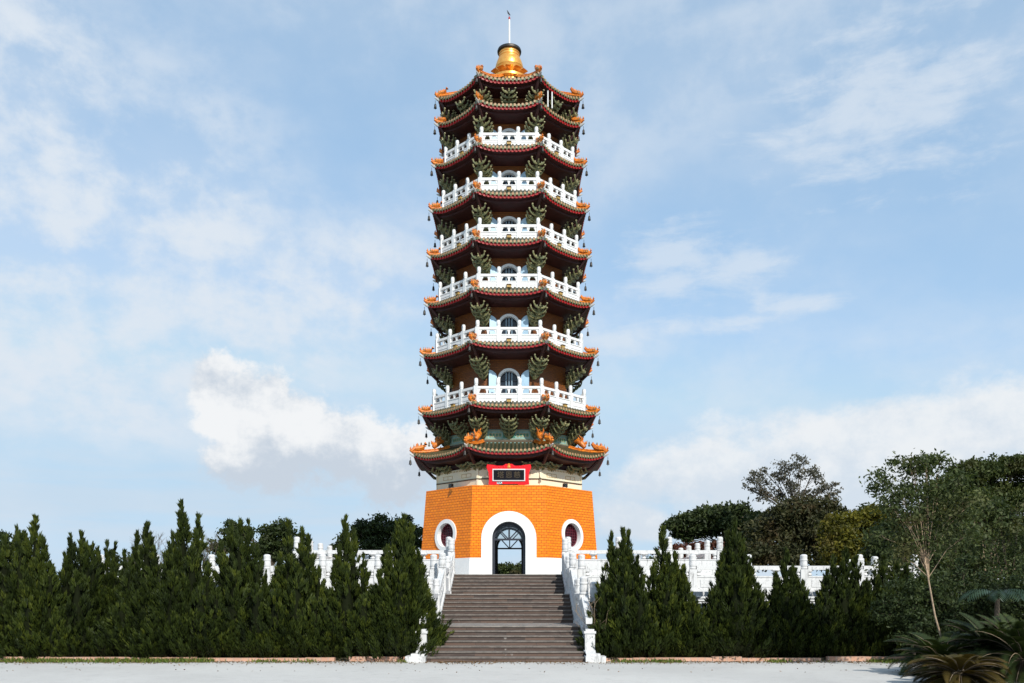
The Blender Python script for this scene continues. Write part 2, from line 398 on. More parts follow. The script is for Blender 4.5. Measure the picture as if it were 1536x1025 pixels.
def roof_fn(T,k):
    Rl,zl,lift,Rt,zt,Rw=T; n,t=frame(k); sa=math.sin(PI/8)
    def f(u,q,dz=0,dr=0):
        a=(Rl+(Rt-Rl)*q)*sa; s=min(1,abs(u)/a); c=s**3.2
        r=(Rl+(Rt-Rl)*q)*C8+.10*c*(1-q)+dr
        z=zl+.08+lift*c*(1-q)**1.5+(zt-zl-.08)*(.72*q+.28*q*q)
        return n*r+t*(u*(1+.10*c*(1-q)/ (Rl*C8)))+Vector((0,0,z+dz))
    return f
def roof(i):
    T=TIER[i]; Rl,zl,lift,Rt,zt,Rw=T; sa=math.sin(PI/8); al,at=Rl*sa,Rt*sa
    root=MB(); ribs=MB(); fas=MB(); raf=MB()
    for k in range(8):
        f=roof_fn(T,k); n,t=frame(k); NU,NQ=14,5
        gr=[[f((-1+2*a/NU)*(al+(at-al)*q/NQ),q/NQ) for a in range(NU+1)] for q in range(NQ+1)]
        for q in range(NQ):
            for a in range(NU): root.face([gr[q][a],gr[q][a+1],gr[q+1][a+1],gr[q+1][a]],M['pan'])
        # eave thickness, fascia, soffit
        NS=16; us=[(-1+2*a/NS)*al for a in range(NS+1)]
        for a in range(NS):
            u0,u1=us[a],us[a+1]
            e=lambda u,dz,dr: f(u,0,dz,dr)
            root.face([e(u0,-.05,0),e(u1,-.05,0),e(u1,0,0),e(u0,0,0)],M['pan'])
            fas.face([e(u0,-.05,0),e(u0,-.05,-.07),e(u1,-.05,-.07),e(u1,-.05,0)],M['rafter'])
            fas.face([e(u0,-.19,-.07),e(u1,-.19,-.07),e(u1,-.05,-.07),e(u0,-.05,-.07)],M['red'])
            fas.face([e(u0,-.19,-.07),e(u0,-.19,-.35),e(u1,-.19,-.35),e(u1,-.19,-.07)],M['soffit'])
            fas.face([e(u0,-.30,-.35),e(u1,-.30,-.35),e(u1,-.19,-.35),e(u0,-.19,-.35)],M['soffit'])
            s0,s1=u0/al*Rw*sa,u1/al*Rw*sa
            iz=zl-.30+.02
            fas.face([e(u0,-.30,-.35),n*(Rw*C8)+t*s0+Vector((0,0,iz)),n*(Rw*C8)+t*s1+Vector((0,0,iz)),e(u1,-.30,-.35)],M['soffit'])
        nr=max(7,int(round(2*al/.205))); 
        for a in range(nr+1):
            u=(-1+2*a/nr)*(al-.05)
            qe=1 if abs(u)<at else (al-abs(u))/(al-at); m=4
            if qe>.06:
                pts=[f(u*(1 if q else 1),qe*q/m,.012) for q in range(m+1)]
                vs=[];fs=[]
                for p in pts:
                    for g in range(6):
                        an=PI*g/5; vs.append(p+t*(.058*math.cos(an))+Vector((0,0,.062*math.sin(an))))
                for q in range(m):
                    for g in range(5): fs.append((q*6+g,(q+1)*6+g,(q+1)*6+g+1,q*6+g+1))
                ribs.mesh(vs,fs,M['rib'])
            p=f(u,0,.02,.012)                          # round tile end
            vs=[p+t*(.066*math.cos(2*PI*g/10))+Vector((0,0,.066*math.sin(2*PI*g/10))) for g in range(10)]
            ribs.face(vs,M['tileend']); bk=[v-n*.03 for v in vs]; bridge(ribs,vs,bk,M['tileend'])
            if a<nr:                                    # drip tile between two ends
                u2=(-1+2*(a+.5)/nr)*(al-.05); p=f(u2,0,-.02,.004)
                w=.062; vs=[p+t*x+Vector((0,0,z)) for x,z in ((-w,.05),(-w,-.03),(-.03,-.075),(0,-.10),(.03,-.075),(w,-.03),(w,.05))]
                ribs.face(vs,M['drip']); bridge(ribs,vs,[v-n*.02 for v in vs],M['drip'])
                p=f(u2,0,-.125,-.02)                    # rafter end under the eave
                b=f(u2,0,-.125,-.50); d=Vector((0,0,.042)); e=t*.042
                raf.hexa([b-e-d,b+e-d,p+e-d,p-e-d],[b-e+d,b+e+d,p+e+d,p-e+d],M['rafter'])
    ro=root.build('roof',pag,40); ribs.build('roof_tile',ro,40); fas.build('eave_board',ro); raf.build('rafter',ro)
    for j in range(8):                                  # hip ridges with their dragons
        f=roof_fn(T,j); al2=al
        n=corner(1,j).normalized(); s=Vector((-n.y,n.x,0))
        rd=MB()
        qs=[0,.12,.25,.4,.6,.8,1] if i in (1,8,9) else [0,.2,.45,.7,.95]
        pts=[f(-(al+(at-al)*q),q,.06) for q in qs]
        tip=pts[0]+n*.16+Vector((0,0,.10))
        rd.tube([tip]+pts,[.05]+[.085]*len(pts),M['dragon'],8)
        if i in (1,9): rd.tube([p+Vector((0,0,.10)) for p in pts],.05,M['dragon'],6)
        p0=pts[0]
        def loc(x,z,y=0):                                # x out along the hip, from the corner
            L=max(.01,(pts[-1]-pts[0]).length); dirv=(pts[-1]-pts[0])/L
            return p0+dirv*(-x)+s*y+Vector((0,0,z))
        sc=1.0 if i>1 else 1.25
        # scroll of the dragon body
        rd.tube([loc(.10,.04),loc(-.08*sc,.13*sc),loc(-.28*sc,.12*sc),loc(-.46*sc,.16*sc),loc(-.58*sc,.27*sc),loc(-.55*sc,.36*sc)],[.06,.11*sc,.12*sc,.11*sc,.08*sc,.025],M['dragon'],7)
        for a,x in enumerate((-.05,-.15,-.25,-.35)):
            rd.lathe([(.038,0),(.028,.09*sc),(.0,.19*sc)],5,M['dragon'] if a%2 else M['tileend'],loc(x*sc,.16*sc))
            rd.box(loc(x*sc,.13*sc,.07),(.07,.05,.10),M['dragongreen'],rz=a)
            rd.box(loc(x*sc,.13*sc,-.07),(.07,.05,.10),M['dragongreen'],rz=a)
        rd.tube([loc(.05,.10),loc(.13,.20),loc(.10,.30)],[.04,.05,.01],M['dragon'],6)
        if i==1:
            # long ridge back with five small beasts and a big dragon head at its inner end
            for a in range(5):
                b=loc(-.25-.22*a,.20); rd.lathe([(.05,0),(.06,.06),(.03,.12),(.045,.17),(.02,.24),(0,.27)],7,M['rib'] if a%2 else M['dragon'],b)
            rd.tube([loc(-1.15,.12),loc(-1.35,.30),loc(-1.55,.42),loc(-1.75,.36)],[.10,.17,.16,.06],M['dragon'],8)
            for y in (-.1,.1): rd.tube([loc(-1.35,.38,y),loc(-1.30,.58,y*1.6),loc(-1.42,.72,y*1.9)],[.05,.04,.008],M['dragon'],6)
            rd.tube([loc(-1.25,.25),loc(-1.06,.36),loc(-1.02,.50)],[.09,.06,.015],M['dragon'],6)
            rd.tube([loc(-1.5,.5),loc(-1.58,.70),loc(-1.48,.82)],[.06,.05,.01],M['dragon'],6)
        rd.build('ridge_ornament',ro,45)
        hb=MB()                                          # hip beam with its pale carved head
        wj=corner(Rw,j,zl-.55); 
        hb.tube([wj,wj+n*.35+Vector((0,0,.05)),wj+n*(.62*(Rl-Rw))+Vector((0,0,.17)),p0+Vector((0,0,-.22))-n*.15],[.08,.09,.09,.07],M['soffit'],6)
        hb.tube([p0-n*.30+Vector((0,0,-.22)),p0+Vector((0,0,-.17)),p0+n*.17+Vector((0,0,-.10))],[.05,.075,.03],M['steel'],6)
        hb.build('hip_beam',ro,40)
for i in range(1,10): roof(i)

# ---- bracket clusters
def bracket(name,parent,origin,n,H,mat=M['bracket'],pr=1):
    s=Vector((-n.y,n.x,0)); b=MB()
    def L(x,y,z): return origin+n*y+s*x+Vector((0,0,z))
    big=H>.6; ko=1 if big else .5
    b.hexa([L(-.07,-.1,0),L(.07,-.1,0),L(.07,.12,0),L(-.07,.12,0)],[L(-.14,-.1,.12*H),L(.14,-.1,.12*H),L(.14,.24*ko,.12*H),L(-.14,.24*ko,.12*H)],mat)
    ws=(.25,.37,.44,.43,.35) if big else (.24,.34,.38)
    for q,w in enumerate(ws):
        fq=q/(len(ws)-1); z=H*(.10+.58*fq); w*=(.6+.4*H) if big else 1; out=(.10+.80*fq)*ko
        for y0,ww,rr in ((out,w,1),(out*.45,w*.92,.9)):
            ar=[(0,-.005),(.30,-.015),(.62,.02),(.86,.10),(1.0,.20),(.98,.27)]
            for sx in (-1,1):
                b.tube([L(sx*a*ww,y0+.05*a,z+h*H) for a,h in ar],[.052*rr,.052*rr,.050*rr,.045*rr,.038*rr,.022],mat,6)
                b.box(L(sx*ww,y0+.05,z+.235*H),(.075,.075,.035),M['bracketedge'],rz=math.atan2(n.y,n.x))
                b.box(L(sx*ww*.5,y0+.03,z+.065*H),(.07,.07,.07),mat,rz=math.atan2(n.y,n.x))
        b.tube([L(0,-.1,z),L(0,out,z),L(0,out+.10,z+.02),L(0,out+.15,z+.07*H)],[.05,.05,.04,.02],mat,6)
        b.box(L(0,out+.04,z+.075*H),(.085,.085,.06),M['bracketedge'],rz=math.atan2(n.y,n.x))
    b.tube([L(0,.10,.03),L(0,.52*ko,.42*H),L(0,1.0*ko,.86*H)],[.035,.04,.035],M['bracketedge'],6)
    return b.build(name,parent,40)
# ---- storeys: wall, door, shutters, balcony
def storey(i):
    T=TIER[i]; zt=T[4]; nxt=TIER[i+1]; Rw=T[5] if i!=1 else 3.40; Rn=nxt[5]
    z1=nxt[1]-.26; z0=zt-.35 if i!=1 else zt-.5
    w=MB(); n0,t0=frame(0)
    door=i in BALC
    if door:
        zf=BALC[i][1]+.22; ra=.46*Rw/3.4; zs={2:13.68,3:16.52,4:19.13,5:21.62,6:24.04,7:26.24}[i]-.125-ra
    for k in range(8):
        n,t=frame(k); a0,a1=Rw*math.sin(PI/8),Rn*math.sin(PI/8)
        def f(u,z,off=0,n=n,t=t): 
            q=(z-z0)/(z1-z0); return n*((Rw+(Rn-Rw)*q)*C8+off)+t*u+Vector((0,0,z))
        H=[]
        if door and k in (0,2,4,6): H=[[ (x,max(z,z0+.02)) for x,z in arch(ra,zf,zs)]]
        holed(w,[(-a0,z0),(a0,z0),(a1,z1),(-a1,z1)],H,f,M['storey'],(k*5.1,0))
        if door and k in (0,2,4,6): w.hexa([f(-ra-.1,zf-.02,-.32),f(ra+.1,zf-.02,-.32),f(ra+.1,zf-.02,-.3),f(-ra-.1,zf-.02,-.3)],[f(-ra-.1,zs+ra+.1,-.32),f(ra+.1,zs+ra+.1,-.32),f(ra+.1,zs+ra+.1,-.3),f(-ra-.1,zs+ra+.1,-.3)],M['black'])  # black sheet stands in for the dark room behind the doorway
    so=w.build('storey_wall',pag)
    if door:
        for k in (0,2,6):
            n,t=frame(k)
            def f(u,z,off=0): 
                q=(z-z0)/(z1-z0); return n*((Rw+(Rn-Rw)*q)*C8+off)+t*u+Vector((0,0,z))
            d=MB(); A=arch(ra+.125,zf,zs); B=arch(ra-.005,zf,zs)
            bridge(d,[f(u,z,.06) for u,z in A],[f(u,z,.06) for u,z in B],M['white'],False)
            bridge(d,[f(u,z,-.01) for u,z in A],[f(u,z,.06) for u,z in A],M['white'],False)
            bridge(d,[f(u,z,.06) for u,z in B],[f(u,z,-.28) for u,z in B],M['white'],False)
            do=d.build('balcony_door',pag,30)
            g=MB(); g.face([f(u,z,-.20) for u,z in arch(ra,zf,zs)],M['glass']); g.build('pane',do)
            g=MB()
            for u in (-.15,0,.15): g.box(f(u,(zf+zs+ra)/2,-.17),(.025,.03,zs+ra-zf-.1),M['shutter'],rz=math.atan2(t.y,t.x))
            for z in (zs-.02,): g.box(f(0,z,-.165),(2*ra-.03,.04,.05),M['door'],rz=math.atan2(t.y,t.x))
            g.build('glazing_bar',do)
            for sx in (-1,1):                           # open leaf with its quarter-arch top
                lf=MB(); hx=ra+.13; an=R_(18)
                def Lf(a,z,th=0): return f(sx*(hx+a*math.cos(an)),z,.08+a*math.sin(an)+th)
                N=8; top=[(a*ra/N, zs+math.sqrt(max(0,ra*ra-(a*ra/N)**2))*.0+ (ra*math.sin(math.acos(1-(a/N))) if False else ra*math.sqrt(max(0,1-(1-a/N)**2)))) for a in range(N+1)]
                ol=[(0,zf+.02)]+top+[(ra,zf+.02)]
                fa=[Lf(a,z,.02) for a,z in ol]; bk=[Lf(a,z,-.02) for a,z in ol]
                lf.face(fa if sx<0 else fa,M['shutter']); lf.face(bk[::-1],M['shutter']); bridge(lf,fa,bk,M['shutter'])
                lf.build('shutter',do)
        # balcony
        Rb,zb,zr,zp=BALC[i]; bp=MB(); sa=math.sin(PI/8); rr=MB()
        for k in range(8):
            n,t=frame(k); a=Rb*sa; r=Rb*C8; rz=math.atan2(t.y,t.x); zo=zr-.40
            def g(u,y,z): return n*(r+y)+t*u+Vector((0,0,z))
            sa2=(Rb-.11)*sa
            bp.hexa([g(-a+.045,-.10,zb),g(a-.045,-.10,zb),g(a,0,zb),g(-a,0,zb)],[g(-a+.045,-.10,zo),g(a-.045,-.10,zo),g(a,0,zo),g(-a,0,zo)],M['marble_clean'])
            bp.box(g(0,-.04,zo+.022),(2*a-.05,.135,.045),M['marble_clean'],rz=rz)
            rr.box(g(0,-.05,zr-.06),(2*a-.05,.15,.12),M['marble_clean'],rz=rz)
            for q in range(3):
                u=(-1+(2*q+1)/3)*(a-.03)
                for du,wd in ((-a/3+.10,.12),(0,.08),(a/3-.10,.12)):
                    bp.box(g(u+du,-.05,zo+.09),(wd,.09,.10),M['marble_clean'],rz=rz)
                    bp.box(g(u+du,-.05,zo+.175),(wd*1.35,.088,.07),M['marble_clean'],rz=rz)
                    bp.box(g(u+du,-.05,zr-.156),(wd*2.0,.092,.075),M['marble_clean'],rz=rz)
                    # carved panel line below each bay
                bp.box(g(u,.006,(zb+zo)/2+.07),(2*a/3-.26,.02,(zo-zb)*.34),M['marble_clean'],rz=rz)
            dr=MB(); dr.box(g(0,.05,zb+.10),(.21,.14,.13),M['ochre'],rz=rz); dr.box(g(0,.06,zb+.178),(.25,.18,.03),M['soffit'],rz=rz)
            if k in (0,1,7,2,6): dr.build('drain_spout',pag)
        fl=octprism(bp,Rb-.12,zb+.10,Rb-.12,zb+.20,M['landing'])
        bo=bp.build('balustrade',pag); rr.build('handrail',bo)
        for k in range(8):
            n,t=frame(k); a=Rb*sa
            for q in range(3):
                u=(-1+2*q/3)*(a-.02) 
                ps=MB(); c=n*(Rb*C8-.05)+t*u; rz=math.atan2(t.y,t.x)+(-PI/8 if q==0 else 0)
                if q==0: c=corner(Rb-.06,k)
                h=zp-zb; ps.box((c.x,c.y,(zb+.02+zr+.03)/2),(.19,.19,zr+.03-zb-.02),M['marble_clean'],rz=rz)
                ps.lathe([(.07,0),(.095,.03),(.08,.06),(.10,.09),(.10,h-(zr-zb)-.11),(.085,h-(zr-zb)-.07),(.09,h-(zr-zb)-.05),(.05,h-(zr-zb)-.03)],10,M['marble_clean'],(c.x,c.y,zr+.031))
                if k in (0,1,7,2,6) or (k==3 and q==0): ps.build('post',bo,40)
    H=1.12 if i not in (8,) else .85
    zb_=nxt[1]-.28-H*.95
    for j in range(8):
        if j in (0,1,2,7,3,6): bracket('bracket_cluster',pag,corner(Rw+(Rn-Rw)*.8+.03,j,zb_),corner(1,j).normalized(),H)
    if i in (1,8):
        for k in (0,1,7,2,6):
            n,t=frame(k); bracket('bracket_cluster',pag,n*(Rn*C8+.02)+Vector((0,0,zb_)),n,H)
for i in range(1,9): storey(i)
# brackets under the lowest roof
und=MB(); octprism(und,3.98,8.4,3.98,8.80,M['soffit']); und.build('bracket_wall',pag)
for j in (0,1,2,7,3,6): bracket('bracket_cluster',pag,corner(4.0,j,8.32),corner(1,j).normalized(),.42)
for k in (0,1,7):
    n,t=frame(k)
    for u in (-1.05,1.05) if k==0 else (-.75,.75): bracket('bracket_cluster',pag,n*(4.0*C8)+t*u+Vector((0,0,8.32)),n,.42)
# teal painted frieze over the lowest roof
fz=MB(); octprism(fz,3.47,9.80,3.47,10.50,M['frieze'],True)
fzo=fz.build('frieze',pag); fp=MB()
for k in range(8):
    n,t=frame(k); rz=math.atan2(t.y,t.x); r=3.47*C8
    def q(u,z,w,h,m,o=.006,d=.016): fp.box(n*(r+o)+t*u+Vector((0,0,z)),(w,d,h),m,rz=rz)
    q(0,10.22,.62,.30,M['friezegreen'])
    for s in (-1,1):
        for u in (.46,.62,.78,.94):
            p=n*(r+.008)+t*(s*u)+Vector((0,0,10.22))
            vs=[p+t*(.085*math.cos(2*PI*g/12))+Vector((0,0,.12*math.sin(2*PI*g/12))) for g in range(12)]
            v2=[p+n*.004+t*(.055*math.cos(2*PI*g/12))+Vector((0,0,.08*math.sin(2*PI*g/12))) for g in range(12)]
            fp.face(vs,M['bracketedge']); fp.face(v2,M['friezegreen'])
        q(s*1.12,10.22,.03,.34,M['bracketedge'])
    q(0,10.44,2.5,.03,M['bracketedge']); q(0,10.01,2.5,.03,M['bracketedge'])
    q(0,9.91,2.6,.12,M['darkline'],.004)  # dark strip standing in for the shadowed gap below the frieze
fp.build('painted_pattern',fzo)
# ---- gold finial
g=MB()
g.lathe([(1.0,29.6),(1.0,29.95),(.90,30.05),(1.05,30.12),(1.05,30.25),(.72,30.35),(.62,30.50),(.70,30.62)],32,M['gold'])
for q in range(12):                                   # lotus petals turning out
    a=2*PI*q/12; n=Vector((math.cos(a),math.sin(a),0)); s=Vector((-n.y,n.x,0))
    r0=[(.62,30.45,.16),(.86,30.62,.22),(1.05,30.63,.19),(1.16,30.52,.02)]
    for (ra,za,wa),(rb,zb2,wb) in zip(r0,r0[1:]):
        g.face([n*ra-s*wa+Vector((0,0,za)),n*rb-s*wb+Vector((0,0,zb2)),n*rb+s*wb+Vector((0,0,zb2)),n*ra+s*wa+Vector((0,0,za))],M['gold'])
g.lathe([(.66,30.55),(.74,30.75),(.77,31.02),(.785,31.04),(.785,31.09),(.75,31.11),(.745,31.28),(.68,31.52),(.62,31.68),(.62,31.70),(.59,31.715),(.565,31.80),(.585,31.81),(.585,31.84),(.56,31.86),(.56,31.98),(.585,31.99),(.585,32.03),(.56,32.05),(.57,32.22)],40,M['gold'])
for q_,v_ in enumerate(g.v): g.v[q_]=(v_[0],v_[1],30.4+(v_[2]-30.4)*.82 if v_[2]>30.4 else v_[2])
fin=g.build('finial',pag,35)
g=MB(); g.lathe([(.54,31.80),(.655,31.84),(.665,31.90),(.64,31.98),(.45,32.03),(.05,32.06)],36,M['bronze']); g.build('finial_rim',fin,35)
g=MB(); g.lathe([(.055,32.0),(.055,33.0),(.05,33.7)],8,M['white'],(0,0,0)); g.build('finial_pole',fin,40)
g=MB(); g.lathe([(.04,33.65),(.06,33.7),(.05,33.80),(0,33.86)],8,M['red']); g.build('beacon_light',fin,40)
g=MB(); g.tube([(0,0,33.8),(-.04,0,34.02)],[.012,.012],M['brass']); g.tube([(.05,0,33.92),(-.06,0,34.05),(-.12,0,34.20)],[.02,.045,.008],M['brass'],6); g.build('weather_vane',fin,40)
for s in (-1,1):
    g=MB(); g.tube([Vector((s*(.68+.16*math.sin(PI*q/10)),-.1,30.55+.52*q/10)) for q in range(11)],.014,M['bronze'],5); g.build('finial_hoop',fin,40)
g=MB()
for dx in (0,.22): g.tube([(2.0+dx,-3.05+dx*.6,27.15),(2.0+dx,-3.05+dx*.6,28.0)],.035,M['white'],8)
g.build('drain_pipe',pag,40)

# ---- things hanging on the pagoda
bell=MB(); bell.lathe([(.012,0),(.012,-.17),(.03,-.18),(.05,-.20),(.062,-.27),(.066,-.36),(.088,-.40),(.075,-.40)],10,M['bronze']); bell.tube([(0,0,-.38),(0,0,-.46)],.02,M['bronze'],6)
b0=None
CN={0:'front corner on the left',1:'front corner on the right',2:'near side corner on the right',3:'rear corner on the right',6:'rear corner on the left',7:'near side corner on the left'}
for i in range(1,10):
    T=TIER[i]
    for j in CN:
        p=corner(T[0]+.24,j,T[1]+T[2]-.12)
        if b0 is None: o=b0=bell.build('wind_bell',None,40)
        else: o=b0.copy(); COL.objects.link(o)
        o.location=p; o.rotation_euler=(0,0,j)
        tag(o,'small dark bell below the %s roof, %s'%(ORD[i],CN[j]),'bell','bells hanging from the pagoda eaves')
# plaque
pq=thing('name_plaque','red carved plaque with black name panel and white border over the doorway','plaque',(0,-4.26,7.55))
n=MB(); W=1.02
sh=[(-W,.0),(-W*.55,-.05),(-W*.4,.03),(0,.02),(W*.4,.03),(W*.55,-.05),(W,.0),(W-.03,.30),(W,.62),(W+.10,.86),(W+.06,1.0),(W-.25,.97),(W-.45,.93),(.30,.93),(.16,1.02),(-.16,1.02),(-.30,.93),(-W+.45,.93),(-W+.25,.97),(-W-.06,1.0),(-W-.10,.86),(-W,.62),(-W+.03,.30)]
Mt=Matrix.Rotation(R_(9),4,'X')
fr=[Mt@Vector((x,-.10,z)) for x,z in sh]; bk=[Mt@Vector((x,.0,z)) for x,z in sh]
n.face(fr,M['plaque']); n.face(bk[::-1],M['plaque']); bridge(n,bk,fr,M['plaque'])
for a in range(7):
    if a!=3: n.lathe([(.045,-.02),(.05,.0),(.02,.02)],8,M['plaque'],M=Mt@Matrix.Translation((-.75+.25*a,-.10,.87))@Matrix.Rotation(R_(90),4,'X'))
n.build('plaque_board',pq)
n=MB(); n.box((0,-.115,.475),(1.63,.05,.60),M['white'],M=Mt); n.build('plaque_border',pq)
n=MB(); n.box((0,-.13,.475),(1.53,.04,.50),M['black'],M=Mt); n.build('plaque_panel',pq)
n=MB(); n.lathe([(.09,0),(.07,.03),(.0,.05)],10,M['gold'],M=Mt@Matrix.Translation((0,-.10,.88))@Matrix.Rotation(R_(90),4,'X')); n.lathe([(.07,0),(.05,.03),(0,.04)],8,M['dragon'],M=Mt@Matrix.Translation((0,-.10,.98))@Matrix.Rotation(R_(90),4,'X')); n.build('plaque_crest',pq,40)
try:
    cu=bpy.data.curves.new('plaque_lettering','FONT'); cu.body='\u5854\u6069\u6148'; cu.size=.36; cu.align_x='CENTER'; cu.extrude=.006; cu.space_character=1.28
    to=bpy.data.objects.new('tmp',cu); COL.objects.link(to); bpy.context.view_layer.update()
    me=bpy.data.meshes.new_from_object(to.evaluated_get(bpy.context.evaluated_depsgraph_get())); bpy.data.objects.remove(to)
    me.materials.clear(); me.materials.append(M['dimgold']); lo=link(bpy.data.objects.new('plaque_lettering',me),pq)
    lo.matrix_local=Mt@Matrix.Translation((0,-.156,.35))@Matrix.Rotation(R_(90),4,'X')
except Exception as e: print('text',e)
def floodlight(p,rz,label,mat):
    t=thing('floodlight',label,'floodlight',p,rz,'floodlights on the ledge of the orange base')
    a=MB(); a.box((0,-.02,.15),(.26,.12,.18),mat); a.build('lamp_housing',t)
    a=MB(); a.box((0,-.085,.15),(.21,.012,.13),M['clear']); a.build('lens',t)
    a=MB(); a.box((-.15,0,.08),(.02,.05,.16),M['bronze']); a.box((.15,0,.08),(.02,.05,.16),M['bronze']); a.box((0,0,.008),(.32,.05,.016),M['bronze']); a.build('bracket',t)
floodlight((-.47,-4.30,7.50),0,'pale floodlight box below the red plaque',M['steel'])
nn,tt=frame(1); floodlight(nn*4.22+tt*(-.15)+Vector((0,0,7.5)),PI/4,'dark floodlight on the ledge right of the red plaque',M['bronze'])
nn,tt=frame(7); floodlight(nn*4.22+tt*(.0)+Vector((0,0,7.5)),-PI/4,'dark floodlight on the shaded ledge left of the red plaque',M['bronze'])

# ------------------------------------------------------------------ terraces, stairs, balustrades
YB=lambda d: d-CAMD
SW=2.4
def terrace(name,z,d,hw,back):
    m=MB(); m.box((0,(YB(d)+back)/2,z/2-.1),(2*hw,back-YB(d),z+.2),M['landing']); o=m.build(name); tag(o,None,None,None,'structure'); return o
def wedge_terrace(z,d,hw,back):                       # two slabs either side of the stair and one behind it
    m=MB()
    for s in (-1,1):
        x0,x1=sorted((s*2.72,s*hw)); m.box(((x0+x1)/2,(YB(d)+back)/2,z/2-.15),(x1-x0,back-YB(d),z+.3),M['landing'])
    o=m.build('terrace'); tag(o,None,None,None,'structure')
wedge_terrace(1.0,28.9,19.0,YB(34.3)); wedge_terrace(2.05,34.35,15.6,YB(39.35))
m=MB(); m.box((0,(YB(39.4)+14)/2,ZP/2-.15),(19.4,14-YB(39.4),ZP+.3-.004),M['landing']); tag(m.build('terrace'),kind='structure')

def post_mesh(mb,x,y,z,h,w=.30,mat=None,rz=0):
    mat=mat or M['marble']; hs=h*.62
    mb.box((x,y,z+hs/2),(w,w,hs),mat,rz=rz); mb.box((x,y,z+.06),(w+.06,w+.06,.12),mat,rz=rz)
    r=w*.5; hh=h-hs
    mb.lathe([(r*.8,0),(r*1.0,.03),(r*1.0,.07),(r*.86,.09),(r*.97,.12),(r*1.0,.2),(r*.9,hh*.55),(r*1.0,hh*.58),(r*1.0,hh*.66),(r*.9,hh*.69),(r*.95,hh*.9),(r*.75,hh*.97),(r*.4,hh)],14,mat,(x,y,z+hs))
def fence(label,a,b,z,h,npost,group,ends=True,wall=None,mat=None,skip=()):
    """level balustrade from a to b: posts, solid panel, cloud supports, rail"""
    mat=mat or M['marble']; a,b=Vector((a[0],a[1],z)),Vector((b[0],b[1],z)); L=(b-a).length; t=(b-a)/L; rz=math.atan2(t.y,t.x)
    root=thing('balustrade',label,'balustrade',a,0,group)
    pos=[L*i/(npost-1) for i in range(npost)]
    pn=MB(); rl=MB()
    for p,q in zip(pos,pos[1:]):
        c=t*((p+q)/2); w=q-p-.30
        pn.box((c.x,c.y,.09),(w,.26,.18),mat,rz=rz); pn.box((c.x,c.y,.42),(w,.16,.48),mat,rz=rz); pn.box((c.x,c.y,.42),(w-.3,.20,.30),mat,rz=rz)
        pn.box((c.x,c.y,.685),(w,.20,.05),mat,rz=rz)
        rl.box((c.x,c.y,1.04),(w,.20,.16),mat,rz=rz)
        for u in (-.5,0,.5):
            cc=t*((p+q)/2+u*(w-.16)); k=.16 if u else .26
            pn.lathe([(.07,0),(.11,.05),(.09,.10),(.06,.14),(.12,.18),(k*.75,.22),(k*.75,.247)],10,mat,(cc.x,cc.y,.71))
    pn.build('panel',root,30); rl.build('rail',root)
    for i,p in enumerate(pos):
        if i in skip: continue
        m=MB(); c=t*p; post_mesh(m,c.x,c.y,0,h,.30,mat,rz); m.build('post',root,35)
    return root
def retaining(label,x0,x1,d,z0,z1,mat,group,yd=.30):
    root=thing('retaining_wall',label,'wall',((x0+x1)/2,YB(d),z0),0,group); w=x1-x0; h=z1-z0
    m=MB(); m.box((0,0,h/2),(w,yd,h),mat); m.build('wall_face',root)
    m=MB(); m.box((0,-.05,h-.09),(w,yd+.16,.17),mat); m.box((0,-.03,h-.23),(w,yd+.08,.10),mat); m.build('coping',root)
    m=MB(); m.box((0,-.06,.10),(w,yd+.16,.20),mat); m.build('footing',root)
    m=MB(); n=max(1,int(w/1.9))
    for i in range(n):
        c=-w/2+(i+.5)*w/n; hh=max(.15,h-.62); ww=w/n-.25
        for dz in (-1,1): m.box((c,-yd/2-.02,.27+hh/2+dz*hh/2),(ww,.05,.05),mat)
        for dx in (-1,1): m.box((c+dx*ww/2,-yd/2-.02,.27+hh/2),(.05,.048,hh-.05),mat)
        m.box((c,-yd/2-.012,.27+hh/2),(ww*.7,.03,hh*.45),mat)
    m.build('carved_panel',root)
g1='balustrades round the terraces'
for s,nm in ((-1,'left'),(1,'right')):
    e=lambda a,b: sorted((s*a,s*b))
    x0,x1=e(2.78,9.72); retaining('carved white wall of the upper terrace, %s of the stairs'%nm,x0,x1,39.55,2.05,ZP,M['marble'],'terrace walls')
    x0,x1=e(2.78,15.5); retaining('stained white wall of the middle terrace, %s of the stairs'%nm,x0,x1,34.5,1.0,2.05,M['marble'],'terrace walls')
    x0,x1=e(2.78,19.0); retaining('low beige front wall behind the conifers, %s of the stairs'%nm,x0,x1,29.05,0,1.0,M['beigewall'],'terrace walls')
    # upper terrace: front, then back along the side
    fence('white balustrade on the upper terrace edge, %s of the stairs'%nm,(s*2.72,YB(39.6)),(s*9.66,YB(39.6)),ZP,1.74,4,g1)
    fence('white balustrade running back beside the pagoda, %s side'%nm,(s*9.66,YB(40.0)+2.2),(s*9.66,10.0),ZP,1.74,8,g1)
    fence('white balustrade on the middle terrace edge, %s of the stairs'%nm,(s*2.95,YB(34.6)),(s*16.25,YB(34.6)),2.05,1.58,7,g1)
    fence('white balustrade running back along the middle terrace, %s side'%nm,(s*15.4,YB(35.2)+1.2),(s*15.4,YB(39.3)),2.05,1.58,3,g1)
    fence('low stained balustrade on the lower terrace hidden by conifers, %s of the stairs'%nm,(s*2.95,YB(29.15)),(s*18.9,YB(29.15)),1.0,1.45,8,g1)
